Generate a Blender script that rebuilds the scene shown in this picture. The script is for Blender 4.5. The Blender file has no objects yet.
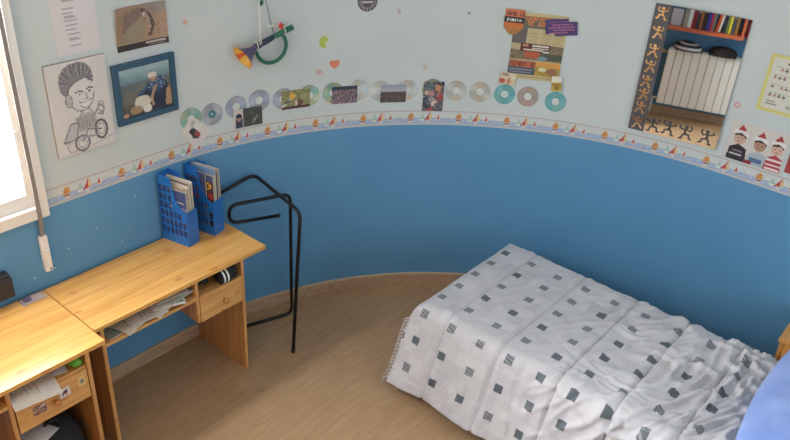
import bpy, bmesh, math, random
import numpy as np
from mathutils import Vector, Matrix, noise

random.seed(7)
rng = np.random.default_rng(7)
SC = bpy.context.scene
COL = SC.collection
PI = math.pi

# ------------------------------------------------------------------ helpers
def tag(o, label=None, cat=None, group=None, kind=None):
    if label: o['label'] = label
    if cat: o['category'] = cat
    if group: o['group'] = group
    if kind: o['kind'] = kind
    return o

def thing(name, label, cat, loc=(0, 0, 0), rz=0.0, group=None):
    o = bpy.data.objects.new(name, None)
    o.empty_display_size = 0.05
    COL.objects.link(o)
    o.location = loc
    o.rotation_euler = (0, 0, rz)
    return tag(o, label, cat, group)

def link(name, me, mats, parent=None):
    o = bpy.data.objects.new(name, me)
    COL.objects.link(o)
    for m in (mats if isinstance(mats, (list, tuple)) else [mats]):
        me.materials.append(m)
    if parent is not None:
        o.parent = parent
    return o

def obj(name, bm, mats, parent=None, smooth=False, recenter=True):
    """One mesh object from a bmesh; a top-level mesh gets its origin at its base centre."""
    bmesh.ops.recalc_face_normals(bm, faces=bm.faces)
    me = bpy.data.meshes.new(name)
    loc = Vector((0, 0, 0))
    if parent is None and recenter and len(bm.verts):
        xs = [v.co.x for v in bm.verts]; ys = [v.co.y for v in bm.verts]; zs = [v.co.z for v in bm.verts]
        loc = Vector(((min(xs) + max(xs)) / 2, (min(ys) + max(ys)) / 2, min(zs)))
        bmesh.ops.translate(bm, verts=bm.verts, vec=-loc)
    bm.to_mesh(me); bm.free()
    if smooth:
        for p in me.polygons: p.use_smooth = True
    o = link(name, me, mats, parent)
    o.location = loc
    return o

def BM(): return bmesh.new()

def box(bm, x0, x1, y0, y1, z0, z1, bev=0.0, mi=0, M=None):
    co = [(x, y, z) for z in (z0, z1) for y in (y0, y1) for x in (x0, x1)]
    vs = [bm.verts.new(c) for c in co]
    fs = [bm.faces.new([vs[i] for i in q]) for q in
          ((0, 2, 3, 1), (4, 5, 7, 6), (0, 1, 5, 4), (2, 6, 7, 3), (0, 4, 6, 2), (1, 3, 7, 5))]
    for f in fs: f.material_index = mi
    if bev > 0:
        es = list({e for f in fs for e in f.edges})
        r = bmesh.ops.bevel(bm, geom=es, offset=bev, segments=2, profile=0.7, affect='EDGES')
        for f in r['faces']: f.material_index = mi
        vs = list({v for f in bm.faces for v in f.verts if f.is_valid} & {v for f in r['faces'] for v in f.verts})
    if M is not None:
        bmesh.ops.transform(bm, matrix=M, verts=[v for v in vs if v.is_valid])
    return vs

def fillet(path, r, n=6):
    """Round the inner corners of a polyline."""
    P = [Vector(p) for p in path]
    out = [P[0]]
    for i in range(1, len(P) - 1):
        a, b, c = P[i - 1], P[i], P[i + 1]
        d1, d2 = (a - b), (c - b)
        k = min(r, d1.length * .48, d2.length * .48)
        p, q = b + d1.normalized() * k, b + d2.normalized() * k
        for j in range(n + 1):
            t = j / n
            out.append((1 - t) ** 2 * p + 2 * t * (1 - t) * b + t * t * q)
    out.append(P[-1])
    return out

def tube(bm, path, r, seg=12, mi=0, cap=True):
    P = [Vector(p) for p in path]
    n = len(P)
    rr = r if isinstance(r, (list, tuple)) else [r] * n
    rings = []
    up = None
    for i in range(n):
        t = (P[min(i + 1, n - 1)] - P[max(i - 1, 0)]).normalized()
        if up is None:
            up = t.orthogonal().normalized()
        up = (up - t * up.dot(t)).normalized()
        sd = t.cross(up)
        rings.append([bm.verts.new(P[i] + rr[i] * (math.cos(2 * PI * k / seg) * up + math.sin(2 * PI * k / seg) * sd)) for k in range(seg)])
    for i in range(n - 1):
        for k in range(seg):
            f = bm.faces.new((rings[i][k], rings[i][(k + 1) % seg], rings[i + 1][(k + 1) % seg], rings[i + 1][k]))
            f.material_index = mi; f.smooth = True
    if cap:
        for R_ in (rings[0], rings[-1]):
            f = bm.faces.new(R_); f.material_index = mi

def lathe(bm, prof, M=None, seg=24, mi=0, close=False, mfun=None):
    """prof: list of (radius, height) turned about local z."""
    rings = []
    for r, h in prof:
        ring = []
        for k in range(seg):
            a = 2 * PI * k / seg
            v = Vector((r * math.cos(a), r * math.sin(a), h))
            ring.append(bm.verts.new(M @ v if M else v))
        rings.append(ring)
    for i in range(len(rings) - 1):
        for k in range(seg):
            f = bm.faces.new((rings[i][k], rings[i][(k + 1) % seg], rings[i + 1][(k + 1) % seg], rings[i + 1][k]))
            f.material_index = mfun(k, i) if mfun else mi
            f.smooth = True
    if close:
        for R_ in (rings[0], rings[-1]):
            f = bm.faces.new(R_); f.material_index = mi

def frame_matrix(o, ex, ey, ez):
    return Matrix(((ex[0], ey[0], ez[0], o[0]), (ex[1], ey[1], ez[1], o[1]), (ex[2], ey[2], ez[2], o[2]), (0, 0, 0, 1)))

# ------------------------------------------------------------------ materials
def lin(c):
    return tuple(((v / 255) / 12.92 if v / 255 <= .04045 else (((v / 255) + .055) / 1.055) ** 2.4) for v in c)

def mat(name, rgb=(128, 128, 128), rough=.5, metal=0.0, spec=.5, bump=None, **kw):
    m = bpy.data.materials.new(name); m.use_nodes = True
    b = m.node_tree.nodes['Principled BSDF']
    b.inputs['Base Color'].default_value = (*lin(rgb), 1)
    b.inputs['Roughness'].default_value = rough
    b.inputs['Metallic'].default_value = metal
    b.inputs['Specular IOR Level'].default_value = spec
    for k, v in kw.items():
        b.inputs[k.replace('_', ' ')].default_value = v
    if bump:
        nt = m.node_tree
        tx = nt.nodes.new('ShaderNodeTexCoord'); nz = nt.nodes.new('ShaderNodeTexNoise')
        nz.inputs['Scale'].default_value = bump[0]; nz.inputs['Detail'].default_value = 4
        bp = nt.nodes.new('ShaderNodeBump'); bp.inputs['Strength'].default_value = bump[1]; bp.inputs['Distance'].default_value = .004
        nt.links.new(tx.outputs['Object'], nz.inputs['Vector'])
        nt.links.new(nz.outputs['Fac'], bp.inputs['Height']); nt.links.new(bp.outputs['Normal'], b.inputs['Normal'])
    return m

class NT:
    def __init__(s, name, rough=.5, spec=.5):
        s.m = bpy.data.materials.new(name); s.m.use_nodes = True
        s.t = s.m.node_tree; s.b = s.t.nodes['Principled BSDF']
        s.b.inputs['Roughness'].default_value = rough
        s.b.inputs['Specular IOR Level'].default_value = spec
    def n(s, kind, **kw):
        x = s.t.nodes.new(kind)
        for k, v in kw.items():
            if hasattr(x, k) and not k[0].isupper(): setattr(x, k, v)
            else: x.inputs[k.replace('_', ' ')].default_value = v
        return x
    def l(s, a, b): s.t.links.new(a, b)
    def ramp(s, stops, src):
        r = s.t.nodes.new('ShaderNodeValToRGB'); e = r.color_ramp.elements
        while len(e) < len(stops): e.new(.5)
        for k, (p, c) in enumerate(stops): e[k].position = p; e[k].color = (*lin(c), 1)
        s.l(src, r.inputs['Fac']); return r.outputs['Color']
    def mix(s, fac, a, b, blend='MIX'):
        x = s.t.nodes.new('ShaderNodeMix'); x.data_type = 'RGBA'; x.blend_type = blend
        for sock, v in ((x.inputs[0], fac), (x.inputs[6], a), (x.inputs[7], b)):
            if isinstance(v, (int, float)): sock.default_value = v
            elif isinstance(v, tuple): sock.default_value = (*lin(v), 1)
            else: s.l(v, sock)
        return x.outputs[2]
    def math(s, op, a, b=None, c=None):
        x = s.t.nodes.new('ShaderNodeMath'); x.operation = op
        for i, v in enumerate((a, b, c)):
            if v is None: continue
            if isinstance(v, (int, float)): x.inputs[i].default_value = v
            else: s.l(v, x.inputs[i])
        return x.outputs[0]
    def color(s, c): s.l(c, s.b.inputs['Base Color'])
    def bump(s, h, strength=.3, dist=.003):
        bp = s.n('ShaderNodeBump'); bp.inputs['Strength'].default_value = strength; bp.inputs['Distance'].default_value = dist
        s.l(h, bp.inputs['Height']); s.l(bp.outputs['Normal'], s.b.inputs['Normal'])

# wall paint: blue dado below the border, pale grey-blue above; same paint all round the room
ZB, ZBT = 1.119, 1.211
def wall_paint():
    k = NT('wall_paint', .55, .35)
    tc = k.n('ShaderNodeTexCoord'); sp = k.n('ShaderNodeSeparateXYZ'); k.l(tc.outputs['Object'], sp.inputs[0])
    n1 = k.n('ShaderNodeTexNoise', Scale=3.0, Detail=5.0); n2 = k.n('ShaderNodeTexNoise', Scale=140.0, Detail=3.0)
    k.l(tc.outputs['Object'], n1.inputs['Vector']); k.l(tc.outputs['Object'], n2.inputs['Vector'])
    blue = k.ramp([(.3, (91, 146, 186)), (.7, (96, 151, 191))], n1.outputs['Fac'])
    pale = k.ramp([(.3, (199, 207, 206)), (.7, (204, 212, 211))], n1.outputs['Fac'])
    up = k.math('GREATER_THAN', sp.outputs['Z'], (ZB + ZBT) / 2)
    k.color(k.mix(up, blue, pale)); k.bump(n2.outputs['Fac'], .18, .002)
    return k.m
M_WALL = wall_paint()

def floor_mat(name, c0, c1, c2, scale=1.0, joints=True):
    k = NT(name, .42, .4)
    tc = k.n('ShaderNodeTexCoord'); mp = k.n('ShaderNodeMapping'); mp.inputs['Scale'].default_value = (26 * scale, 3.2 * scale, 26 * scale)
    k.l(tc.outputs['Object'], mp.inputs['Vector'])
    nz = k.n('ShaderNodeTexNoise', Scale=1.6, Detail=6.0, Roughness=.65, Distortion=.8); k.l(mp.outputs[0], nz.inputs['Vector'])
    n2 = k.n('ShaderNodeTexNoise', Scale=1.3, Detail=2.0); k.l(tc.outputs['Object'], n2.inputs['Vector'])
    c = k.ramp([(.32, c0), (.52, c1), (.72, c2)], nz.outputs['Fac'])
    c = k.mix(.12, c, k.ramp([(.3, c0), (.7, c2)], n2.outputs['Fac']))
    if joints:
        m2 = k.n('ShaderNodeMapping'); m2.inputs['Rotation'].default_value = (0, 0, PI / 2); k.l(tc.outputs['Object'], m2.inputs['Vector'])
        br = k.n('ShaderNodeTexBrick', offset=.5, Scale=1.0, Mortar_Size=.0022, Brick_Width=.62, Row_Height=.31)
        br.inputs['Mortar Smooth'].default_value = .3
        k.l(m2.outputs[0], br.inputs['Vector'])
        c = k.mix(k.math('MULTIPLY', br.outputs['Fac'], .35), c, (128, 104, 84))
    k.color(c)
    return k.m
M_FLOOR = floor_mat('floor_tile', (163, 130, 96), (174, 141, 105), (184, 152, 116))
M_BASE = floor_mat('baseboard_tile', (166, 134, 108), (188, 156, 128), (203, 175, 148), 1.3, False)
M_BASECAP = mat('baseboard_cap', (206, 178, 146), .45)

def pine(name, light=(232, 182, 104), mid=(220, 164, 86), dark=(200, 138, 64), axis='y', rough=.34, flat=2):
    k = NT(name, rough, .5)
    tc = k.n('ShaderNodeTexCoord'); mp = k.n('ShaderNodeMapping')
    mp.inputs['Scale'].default_value = {'y': (34, 1.6, 34), 'z': (34, 34, 1.6), 'x': (1.6, 34, 34)}[axis]
    k.l(tc.outputs['Object'], mp.inputs['Vector'])
    nz = k.n('ShaderNodeTexNoise', Scale=1.0, Detail=5.0, Roughness=.55, Distortion=.6); k.l(mp.outputs[0], nz.inputs['Vector'])
    c = k.ramp([(.28, dark), (.48, mid), (.7, light)], nz.outputs['Fac'])
    sp = k.n('ShaderNodeSeparateXYZ'); k.l(tc.outputs['Object'], sp.inputs[0]); cb = k.n('ShaderNodeCombineXYZ')
    for q_, i_ in enumerate([i_ for i_ in range(3) if i_ != flat]):      # knots lie in the plane of the board
        k.l(k.math('MULTIPLY', sp.outputs[i_], 4.6 if 'xyz'[i_] == axis else 9.0), cb.inputs[q_])
    vo = k.n('ShaderNodeTexVoronoi', Scale=1.0); vo.voronoi_dimensions = '2D'; k.l(cb.outputs[0], vo.inputs['Vector'])
    wh = k.n('ShaderNodeTexWhiteNoise'); k.l(vo.outputs['Position'], wh.inputs['Vector'])
    d = vo.outputs['Distance']
    on = k.math('GREATER_THAN', wh.outputs['Value'], .5)
    kn = k.math('MULTIPLY', on, k.math('SUBTRACT', 1.0, k.math('SMOOTH_MIN', k.math('DIVIDE', d, .14), 1.0, .25)))
    kn = k.math('MAXIMUM', kn, 0.0)
    c = k.mix(k.math('MULTIPLY', kn, .8), c, (184, 98, 50))
    k.color(c); k.b.inputs['Coat Weight'].default_value = .5; k.b.inputs['Coat Roughness'].default_value = .22
    return k.m
M_PINE = pine('pine_top'); M_PINEV = pine('pine_panel', (222, 168, 106), (206, 150, 88), (180, 120, 64), 'z', .42, 1)
M_PINEF = pine('pine_front', (228, 178, 112), (216, 163, 97), (196, 138, 76), 'y', .4, 0)
M_KNOB = mat('knob_wood', (196, 136, 76), .4)
M_SHELFRED = pine('reddish_shelf_wood', (206, 110, 66), (192, 92, 52), (168, 74, 40), 'x', .4)
M_WARD = pine('wardrobe_wood', (214, 164, 104), (200, 146, 88), (176, 118, 66), 'z', .45)

M_BLACK = mat('black_metal', (24, 24, 26), .38, .3)
M_BLUEPL = mat('blue_plastic', (36, 108, 184), .38)
M_WHITEPL = mat('white_plastic', (232, 230, 224), .4)
M_FRAMEW = mat('window_frame_white', (232, 228, 220), .38)
M_STRAP = mat('grey_webbing', (140, 132, 126), .8)
M_DARKPL = mat('dark_plastic', (44, 44, 48), .5)
M_MIRROR = mat('mirror_silver', (238, 242, 243), .015, 1.0)
M_MIRPAINT = mat('mirror_grey_paint', (86, 84, 88), .5)
M_PAPERW = mat('paper_white', (228, 226, 222), .8, bump=(60, .1))
M_PAGES = mat('page_edges', (206, 196, 180), .85)
M_PENC = mat('dark_bag_fabric', (30, 31, 36), .85, bump=(300, .25))
M_RAD = mat('radiator_enamel', (242, 239, 230), .3)
M_WOODBED = pine('bed_wood', (196, 140, 84), (180, 122, 68), (150, 98, 52), 'x', .4)
M_NIGHT = pine('nightstand_wood', (224, 166, 92), (208, 148, 76), (180, 118, 56), 'y', .38)
M_MATTR = mat('mattress_cloth', (214, 212, 206), .9)
M_CEIL = mat('ceiling_paint', (228, 230, 230), .8)

def print_mat(name, rough=.5):
    k = NT(name, rough, .4)
    a = k.n('ShaderNodeAttribute'); a.attribute_name = 'print'
    k.color(a.outputs['Color'])
    return k.m
M_PRINT = print_mat('printed_paper', .6)
M_GLOSS = print_mat('glossy_photo_print', .3)

def pastel(name, rgb, rough):
    return mat(name, rgb, rough)

# ------------------------------------------------------------------ room geometry
R = 2.1026                                # radius of the rounded corner
S_END = R * PI / 2
X_E, Y_N, Z_C = 4.35, -4.30, 3.15         # far side wall, near wall, ceiling
def W(s, z, off=0.0):
    """point on the wall: s runs along the left wall (s<0), the rounded corner and the right wall"""
    if s < 0: return Vector((off, s - R, z))
    if s > S_END: return Vector((R + s - S_END, -off, z))
    a = s / R
    return Vector((R - (R - off) * math.cos(a), -R + (R - off) * math.sin(a), z))

def strip_along(bm, s0, s1, z0, z1, off0, off1, n, mi=0):
    """solid strip standing on the wall between two offsets"""
    rows = []
    for i in range(n + 1):
        s = s0 + (s1 - s0) * i / n
        rows.append([bm.verts.new(W(s, z, o)) for z, o in ((z0, off0), (z0, off1), (z1, off1), (z1, off0))])
    for i in range(n):
        for k in range(4):
            f = bm.faces.new((rows[i][k], rows[i + 1][k], rows[i + 1][(k + 1) % 4], rows[i][(k + 1) % 4])); f.material_index = mi
    for r_ in (rows[0], rows[-1]):
        f = bm.faces.new(r_); f.material_index = mi

WIN_Y0, WIN_Y1, WIN_Z0, WIN_Z1 = -4.06, -2.70, 1.115, 2.42   # hole in the left wall
def structure(name, bm, m, **kw):
    return tag(obj(name, bm, m, recenter=False, **kw), kind='structure')

b = BM(); box(b, -.14, 0, Y_N - .14, WIN_Y0, 0, Z_C); box(b, -.14, 0, WIN_Y1, -R, 0, Z_C)
box(b, -.14, 0, WIN_Y0, WIN_Y1, 0, WIN_Z0); box(b, -.14, 0, WIN_Y0, WIN_Y1, WIN_Z1, Z_C)
wl = structure('wall_left', b, M_WALL)
b = BM(); NA = 72
for k_, (o_a, z_a, o_b, z_b) in enumerate(((0, 0, 0, Z_C), (-.14, Z_C, -.14, 0), (0, Z_C, -.14, Z_C), (-.14, 0, 0, 0))):
    rows = [[b.verts.new(W(S_END * i / NA, z_a, o_a)), b.verts.new(W(S_END * i / NA, z_b, o_b))] for i in range(NA + 1)]
    for i in range(NA):
        f = b.faces.new((rows[i][0], rows[i + 1][0], rows[i + 1][1], rows[i][1])); f.smooth = True
structure('wall_corner', b, M_WALL)
b = BM(); box(b, R, X_E + .14, 0, .14, 0, Z_C); structure('wall_right', b, M_WALL)
b = BM(); box(b, 0, X_E + .14, Y_N - .14, Y_N, 0, Z_C); structure('wall_near', b, M_WALL)
b = BM(); box(b, X_E, X_E + .14, Y_N, 0, 0, Z_C); structure('wall_far', b, M_WALL)
b = BM(); box(b, -.14, X_E + .14, Y_N - .14, .14, -.1, 0); structure('floor', b, M_FLOOR)
b = BM(); box(b, -.14, X_E + .14, Y_N - .14, .14, Z_C, Z_C + .1); structure('ceiling', b, M_CEIL)
HB = .084
def baseboard(name, s0, s1, n):
    b = BM(); strip_along(b, s0, s1, 0, HB - .008, .0, .011, n); strip_along(b, s0, s1, HB - .008, HB, .0, .014, n, 1)
    return structure(name, b, [M_BASE, M_BASECAP])
baseboard('baseboard_left', Y_N + R, 0, 4); baseboard('baseboard_corner', 0, S_END, 48); baseboard('baseboard_right', S_END, S_END + X_E - R, 4)
b = BM(); box(b, 0.014, X_E, Y_N, Y_N + .012, 0, HB); structure('baseboard_near', b, M_BASE)

# ------------------------------------------------------------------ tiny painter for printed matter
class Ras:
    def __init__(s, w, h, bg):
        s.w, s.h = w, h
        s.a = np.zeros((h, w, 3)); s.a[:] = bg
        yy, xx = np.mgrid[0:h, 0:w]
        s.x = (xx + .5) / w; s.y = (yy + .5) / h       # y runs downwards from the top
        s.asp = w / h
    def put(s, m, c, al=1.0): s.a[m] = s.a[m] * (1 - al) + np.array(c) * al; return s
    def rect(s, x0, y0, x1, y1, c, al=1.0): return s.put((s.x >= x0) & (s.x < x1) & (s.y >= y0) & (s.y < y1), c, al)
    def ell(s, cx, cy, rx, ry, c, al=1.0, rot=0.0):
        dx, dy = s.x - cx, s.y - cy
        co, si = math.cos(rot), math.sin(rot)
        u, v = dx * co + dy * si, -dx * si + dy * co
        return s.put((u / rx) ** 2 + (v / ry) ** 2 < 1, c, al)
    def poly(s, pts, c, al=1.0):
        ins = np.zeros_like(s.x, bool); n = len(pts)
        for i in range(n):
            (x1, y1), (x2, y2) = pts[i], pts[(i + 1) % n]
            if y1 == y2: continue
            cr = ((s.y < y1) != (s.y < y2)) & (s.x < (x2 - x1) * (s.y - y1) / (y2 - y1) + x1)
            ins ^= cr
        return s.put(ins, c, al)
    def line(s, pts, wd, c, al=1.0):
        m = np.zeros_like(s.x, bool)
        for (x1, y1), (x2, y2) in zip(pts[:-1], pts[1:]):
            px, py = (s.x - x1) * s.asp, s.y - y1
            dx, dy = (x2 - x1) * s.asp, y2 - y1
            L = dx * dx + dy * dy + 1e-12
            t = np.clip((px * dx + py * dy) / L, 0, 1)
            m |= (px - t * dx) ** 2 + (py - t * dy) ** 2 < wd * wd / 4
        return s.put(m, c, al)
    def arc(s, cx, cy, rx, ry, a0, a1, wd, c, al=1.0):
        return s.line([(cx + rx * math.cos(a0 + (a1 - a0) * i / 14), cy + ry * math.sin(a0 + (a1 - a0) * i / 14)) for i in range(15)], wd, c, al)
    def speck(s, x0, y0, x1, y1, cols, dens, al=1.0):
        m = (s.x >= x0) & (s.x < x1) & (s.y >= y0) & (s.y < y1) & (rng.random(s.x.shape) < dens)
        pick = rng.integers(0, len(cols), s.x.shape)
        for i, c in enumerate(cols): s.put(m & (pick == i), c, al)
        return s
    def grad(s, x0, y0, x1, y1, ca, cb):
        m = (s.x >= x0) & (s.x < x1) & (s.y >= y0) & (s.y < y1)
        t = ((s.y - y0) / (y1 - y0))[..., None]
        s.a = np.where(m[..., None], np.array(ca) * (1 - t) + np.array(cb) * t, s.a); return s
    def noise(s, amp):
        s.a = np.clip(s.a + rng.normal(0, amp, s.x.shape)[..., None], 0, 255); return s

# 3x5 capitals and figures for the small printed words
GL = {'A': '010101111101101', 'B': '110101110101110', 'C': '011100100100011', 'D': '110101101101110', 'E': '111100110100111', 'F': '111100110100100',
      'G': '011100101101011', 'I': '111010010010111', 'L': '100100100100111', 'M': '101111111101101', 'N': '101111111111101', 'O': '010101101101010',
      'P': '110101110100100', 'R': '110101110101101', 'S': '011100010001110', 'T': '111010010010010', 'U': '101101101101111', 'V': '101101101101010',
      '0': '111101101101111', '2': '110001010100111', '3': '110001010001110', '5': '111100110001110', '6': '011100111101111', '9': '111101111001111', ' ': '0' * 15}
def word(r, txt, x0, y0, x1, y1, c):
    n = len(txt); cw = (x1 - x0) / n
    for i, ch in enumerate(txt):
        g = GL.get(ch, '1' * 15)
        for k in range(15):
            if g[k] == '1':
                a, bb = x0 + i * cw + (k % 3) * cw / 3.6, y0 + (k // 3) * (y1 - y0) / 5
                r.rect(a, bb, a + cw / 3.6, bb + (y1 - y0) / 5, c)

def raster_mesh(name, r, fn, mats, parent=None, thick=.0012, clip=None, edge=(226, 222, 214), back=True):
    """grid following fn(u, v, depth), coloured cell by cell, closed with a thin back and rim"""
    h, w = r.h, r.w
    vs, fs, cols = [], [], []
    for dep in (0.0, -thick):
        for j in range(h + 1):
            for i in range(w + 1):
                vs.append(fn(i / w, 1 - j / h, dep))
    id_ = lambda i, j, k: k * (h + 1) * (w + 1) + j * (w + 1) + i
    keep = np.ones((h, w), bool) if clip is None else clip
    g_ = r.a.mean(axis=2, keepdims=True)
    ink = 14 + .92 * (g_ + .84 * (r.a - g_))       # faded print: a little paler and greyer than fresh ink
    L = np.array([lin(tuple(px)) for px in np.clip(ink, 0, 255).reshape(-1, 3)]).reshape(h, w, 3)
    le = lin(edge)
    for j in range(h):
        for i in range(w):
            if not keep[j, i]: continue
            fs.append((id_(i, j, 0), id_(i, j + 1, 0), id_(i + 1, j + 1, 0), id_(i + 1, j, 0))); cols.append(L[j, i])
            nb = ((i - 1, j, (i, j), (i, j + 1)), (i + 1, j, (i + 1, j + 1), (i + 1, j)), (i, j - 1, (i + 1, j), (i, j)), (i, j + 1, (i, j + 1), (i + 1, j + 1)))
            for ni, nj, p, q in nb:
                if not (0 <= ni < w and 0 <= nj < h) or not keep[nj, ni]:
                    fs.append((id_(*p, 0), id_(*p, 1), id_(*q, 1), id_(*q, 0))); cols.append(le)
            if back:
                fs.append((id_(i, j, 1), id_(i + 1, j, 1), id_(i + 1, j + 1, 1), id_(i, j + 1, 1))); cols.append(le)
    used = sorted({v for f in fs for v in f}); mp = {v: k for k, v in enumerate(used)}
    V = [Vector(vs[v]) for v in used]
    loc = Vector((0, 0, 0))
    if parent is None:
        loc = Vector([(min(v[k] for v in V) + max(v[k] for v in V)) / 2 if k < 2 else min(v[k] for v in V) for k in range(3)])
    me = bpy.data.meshes.new(name)
    me.from_pydata([v - loc for v in V], [], [[mp[v] for v in f] for f in fs])
    at = me.color_attributes.new('print', 'FLOAT_COLOR', 'CORNER')
    dat = np.ones((sum(len(f) for f in fs), 4)); k = 0
    for f, c in zip(fs, cols):
        dat[k:k + len(f), :3] = c; k += len(f)
    at.data.foreach_set('color', dat.ravel())
    o = link(name, me, mats, parent); o.location = loc
    return o

def wall_print(name, label, cat, r, s, z, w, h, off, rot=0.0, m=None, group=None, curl=None, clip=None, parent=None, thick=.0012, shear=0.0):
    co, si = math.cos(rot), math.sin(rot)
    def fn(u, v, dep):
        a, bb = (u - .5) * w + shear * (v - .5), (v - .5) * h
        return W(s + a * co - bb * si, z + a * si + bb * co, off + dep + (curl(u, v) if curl else 0))
    o = raster_mesh(name, r, fn, m or M_PRINT, parent, thick, clip)
    return tag(o, label, cat, group) if parent is None else o

# ------------------------------------------------------------------ wallpaper border with sailing boats
P_B, S0_B = .2802, .078
def border():
    tw, th = 70, 24
    t = Ras(tw, th, (212, 214, 206))
    t.grad(0, .13, 1, .6, (204, 212, 210), (214, 216, 206))
    t.rect(0, .56, 1, .87, (160, 180, 212))
    for i in range(18):
        t.ell((i + .5) / 18 + .013 * math.sin(i * 5), .66 + .11 * ((i * 7) % 3) / 2, .035, .03, (138, 172, 212) if i % 2 else (184, 202, 222))
    for i in range(tw // 2):
        c = (204, 138, 128) if i % 2 else (132, 146, 158)
        for yy in (.055, .945): t.rect(i * 2 / tw, yy - .02, (i * 2 + 1) / tw, yy + .02, c)
    t.rect(0, .10, 1, .14, (190, 178, 176)); t.rect(0, .87, 1, .905, (206, 190, 190))
    def X(u): return (u / P_B + .16) % 1.0
    x = X(0)                                   # ochre boat with red bands
    t.poly([(x - .078, .60), (x + .006, .14), (x + .082, .60)], (232, 172, 62))
    for q in (.34, .47): t.line([(x - .045, q + .05), (x + .05, q)], .06, (208, 88, 52))
    t.poly([(x - .06, .63), (x + .06, .63), (x + .035, .73), (x - .035, .73)], (186, 110, 62)); t.ell(x, .78, .05, .05, (226, 220, 200))
    x = X(.068)                                # pale green boat
    t.poly([(x - .05, .62), (x + .01, .2), (x + .045, .62)], (158, 200, 180)); t.poly([(x - .05, .64), (x + .045, .64), (x + .02, .75), (x - .03, .75)], (226, 230, 216))
    x = X(.104)                                # red boat leaning
    t.poly([(x - .09, .72), (x + .022, .17), (x + .012, .68)], (208, 62, 54)); t.poly([(x + .012, .64), (x + .034, .12), (x + .08, .6)], (230, 196, 122))
    t.poly([(x - .05, .68), (x + .05, .66), (x + .03, .77), (x - .03, .77)], (222, 200, 180)); t.ell(x, .82, .03, .04, (232, 226, 206))
    x = X(.164)                                # small red and white boat
    t.poly([(x - .045, .64), (x - .004, .28), (x + .02, .64)], (208, 84, 76)); t.poly([(x + .01, .6), (x + .024, .36), (x + .05, .6)], (236, 220, 206)); t.rect(x - .03, .63, x + .035, .70, (222, 200, 186))
    x = X(.205)
    t.poly([(x - .02, .6), (x + .008, .26), (x + .026, .6)], (176, 206, 196))
    s_a, s_b = -.583, S_END + X_E - R
    n = int(round((s_b - s_a) / (P_B / tw)))
    big = Ras(n, th, (0, 0, 0))
    for i in range(n):
        s = s_a + (i + .5) * (s_b - s_a) / n
        u = ((s - S0_B) / P_B + .16) % 1.0
        big.a[:, i] = t.a[:, int(u * tw) % tw]
    o = raster_mesh('trim_1', big, lambda u, v, d: W(s_a + u * (s_b - s_a), ZB + v * (ZBT - ZB), .0016 + d), M_PRINT, None, .0014, back=False)
    tag(o, 'wallpaper border of small sailing boats above the blue paint', kind='structure')
border()

# ------------------------------------------------------------------ window and its shutter strap
b = BM()
f0, f1, g0, g1 = -4.20, -2.688, 1.098, 2.46
for (a0, a1, c0, c1) in ((f0, f1, g0, g0 + .052), (f0, f1, g1 - .05, g1), (f0, f0 + .034, g0 + .052, g1 - .05), (f1 - .034, f1, g0 + .052, g1 - .05)):
    box(b, .0005, .028, a0, a1, c0, c1)
win = structure('window_1', b, M_FRAMEW)
b = BM()
for (a0, a1) in ((-4.05, -3.40), (-3.39, -2.705)):
    for (p0, p1, c0, c1) in ((a0, a1, 1.125, 1.212), (a0, a1, 2.34, 2.41), (a0, a0 + .055, 1.212, 2.34), (a1 - .055, a1, 1.212, 2.34)):
        box(b, -.05, -.004, p0, p1, c0, c1)
obj('window_sash', b, M_FRAMEW, win)
k = NT('window_glass', .02)
tr = k.n('ShaderNodeBsdfTransparent'); gl = k.n('ShaderNodeBsdfGlossy'); gl.inputs['Roughness'].default_value = .02; lw = k.n('ShaderNodeFresnel'); lw.inputs['IOR'].default_value = 1.3
ms = k.n('ShaderNodeMixShader'); k.l(lw.outputs[0], ms.inputs[0]); k.l(tr.outputs[0], ms.inputs[1]); k.l(gl.outputs[0], ms.inputs[2])
k.l(ms.outputs[0], k.t.nodes['Material Output'].inputs['Surface'])
b = BM(); box(b, -.03, -.026, -4.03, -3.41, 1.19, 2.36); box(b, -.03, -.026, -3.38, -2.74, 1.19, 2.36)
obj('window_glass', b, k.m, win)
b = BM()
for yy in (-2.735,):
    box(b, -.004, .006, yy - .03, yy - .012, 1.475, 1.512, .002)
obj('sash_latch', b, M_WHITEPL, win)

st = thing('shutter_strap', 'grey shutter strap hanging down the window frame into a white wall winder', 'strap', (.02, -2.735, .82))
b = BM()
path = [(.034, .0, 1.62), (.034, .0, .29), (.02, .0, .20), (.02, -.003, .16)]
for (p, q) in zip(path[:-1], path[1:]):
    dy = .0095
    vs = [b.verts.new(Vector(c)) for c in ((p[0], p[1] - dy, p[2]), (p[0], p[1] + dy, p[2]), (q[0], q[1] + dy, q[2]), (q[0], q[1] - dy, q[2]))]
    vs2 = [b.verts.new(v.co - Vector((.003, 0, 0))) for v in vs]
    b.faces.new(vs); b.faces.new(vs2[::-1])
    for i in range(4): b.faces.new((vs[i], vs[(i + 1) % 4], vs2[(i + 1) % 4], vs2[i]))
obj('strap_webbing', b, M_STRAP, st).location = (-.02, 0, 0)
b = BM(); box(b, -.0195, .006, -.017, .017, 0, .185, .005); box(b, .006, .014, -.011, .011, .02, .12, .004)
obj('strap_winder', b, M_WHITEPL, st)
b = BM(); lathe(b, [(.004, 0), (.004, .003), (.001, .004)], frame_matrix((.006, .006, .012), (0, 1, 0), (0, 0, 1), (1, 0, 0)), 10, close=True)
obj('screw', b, M_DARKPL, st)

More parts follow.
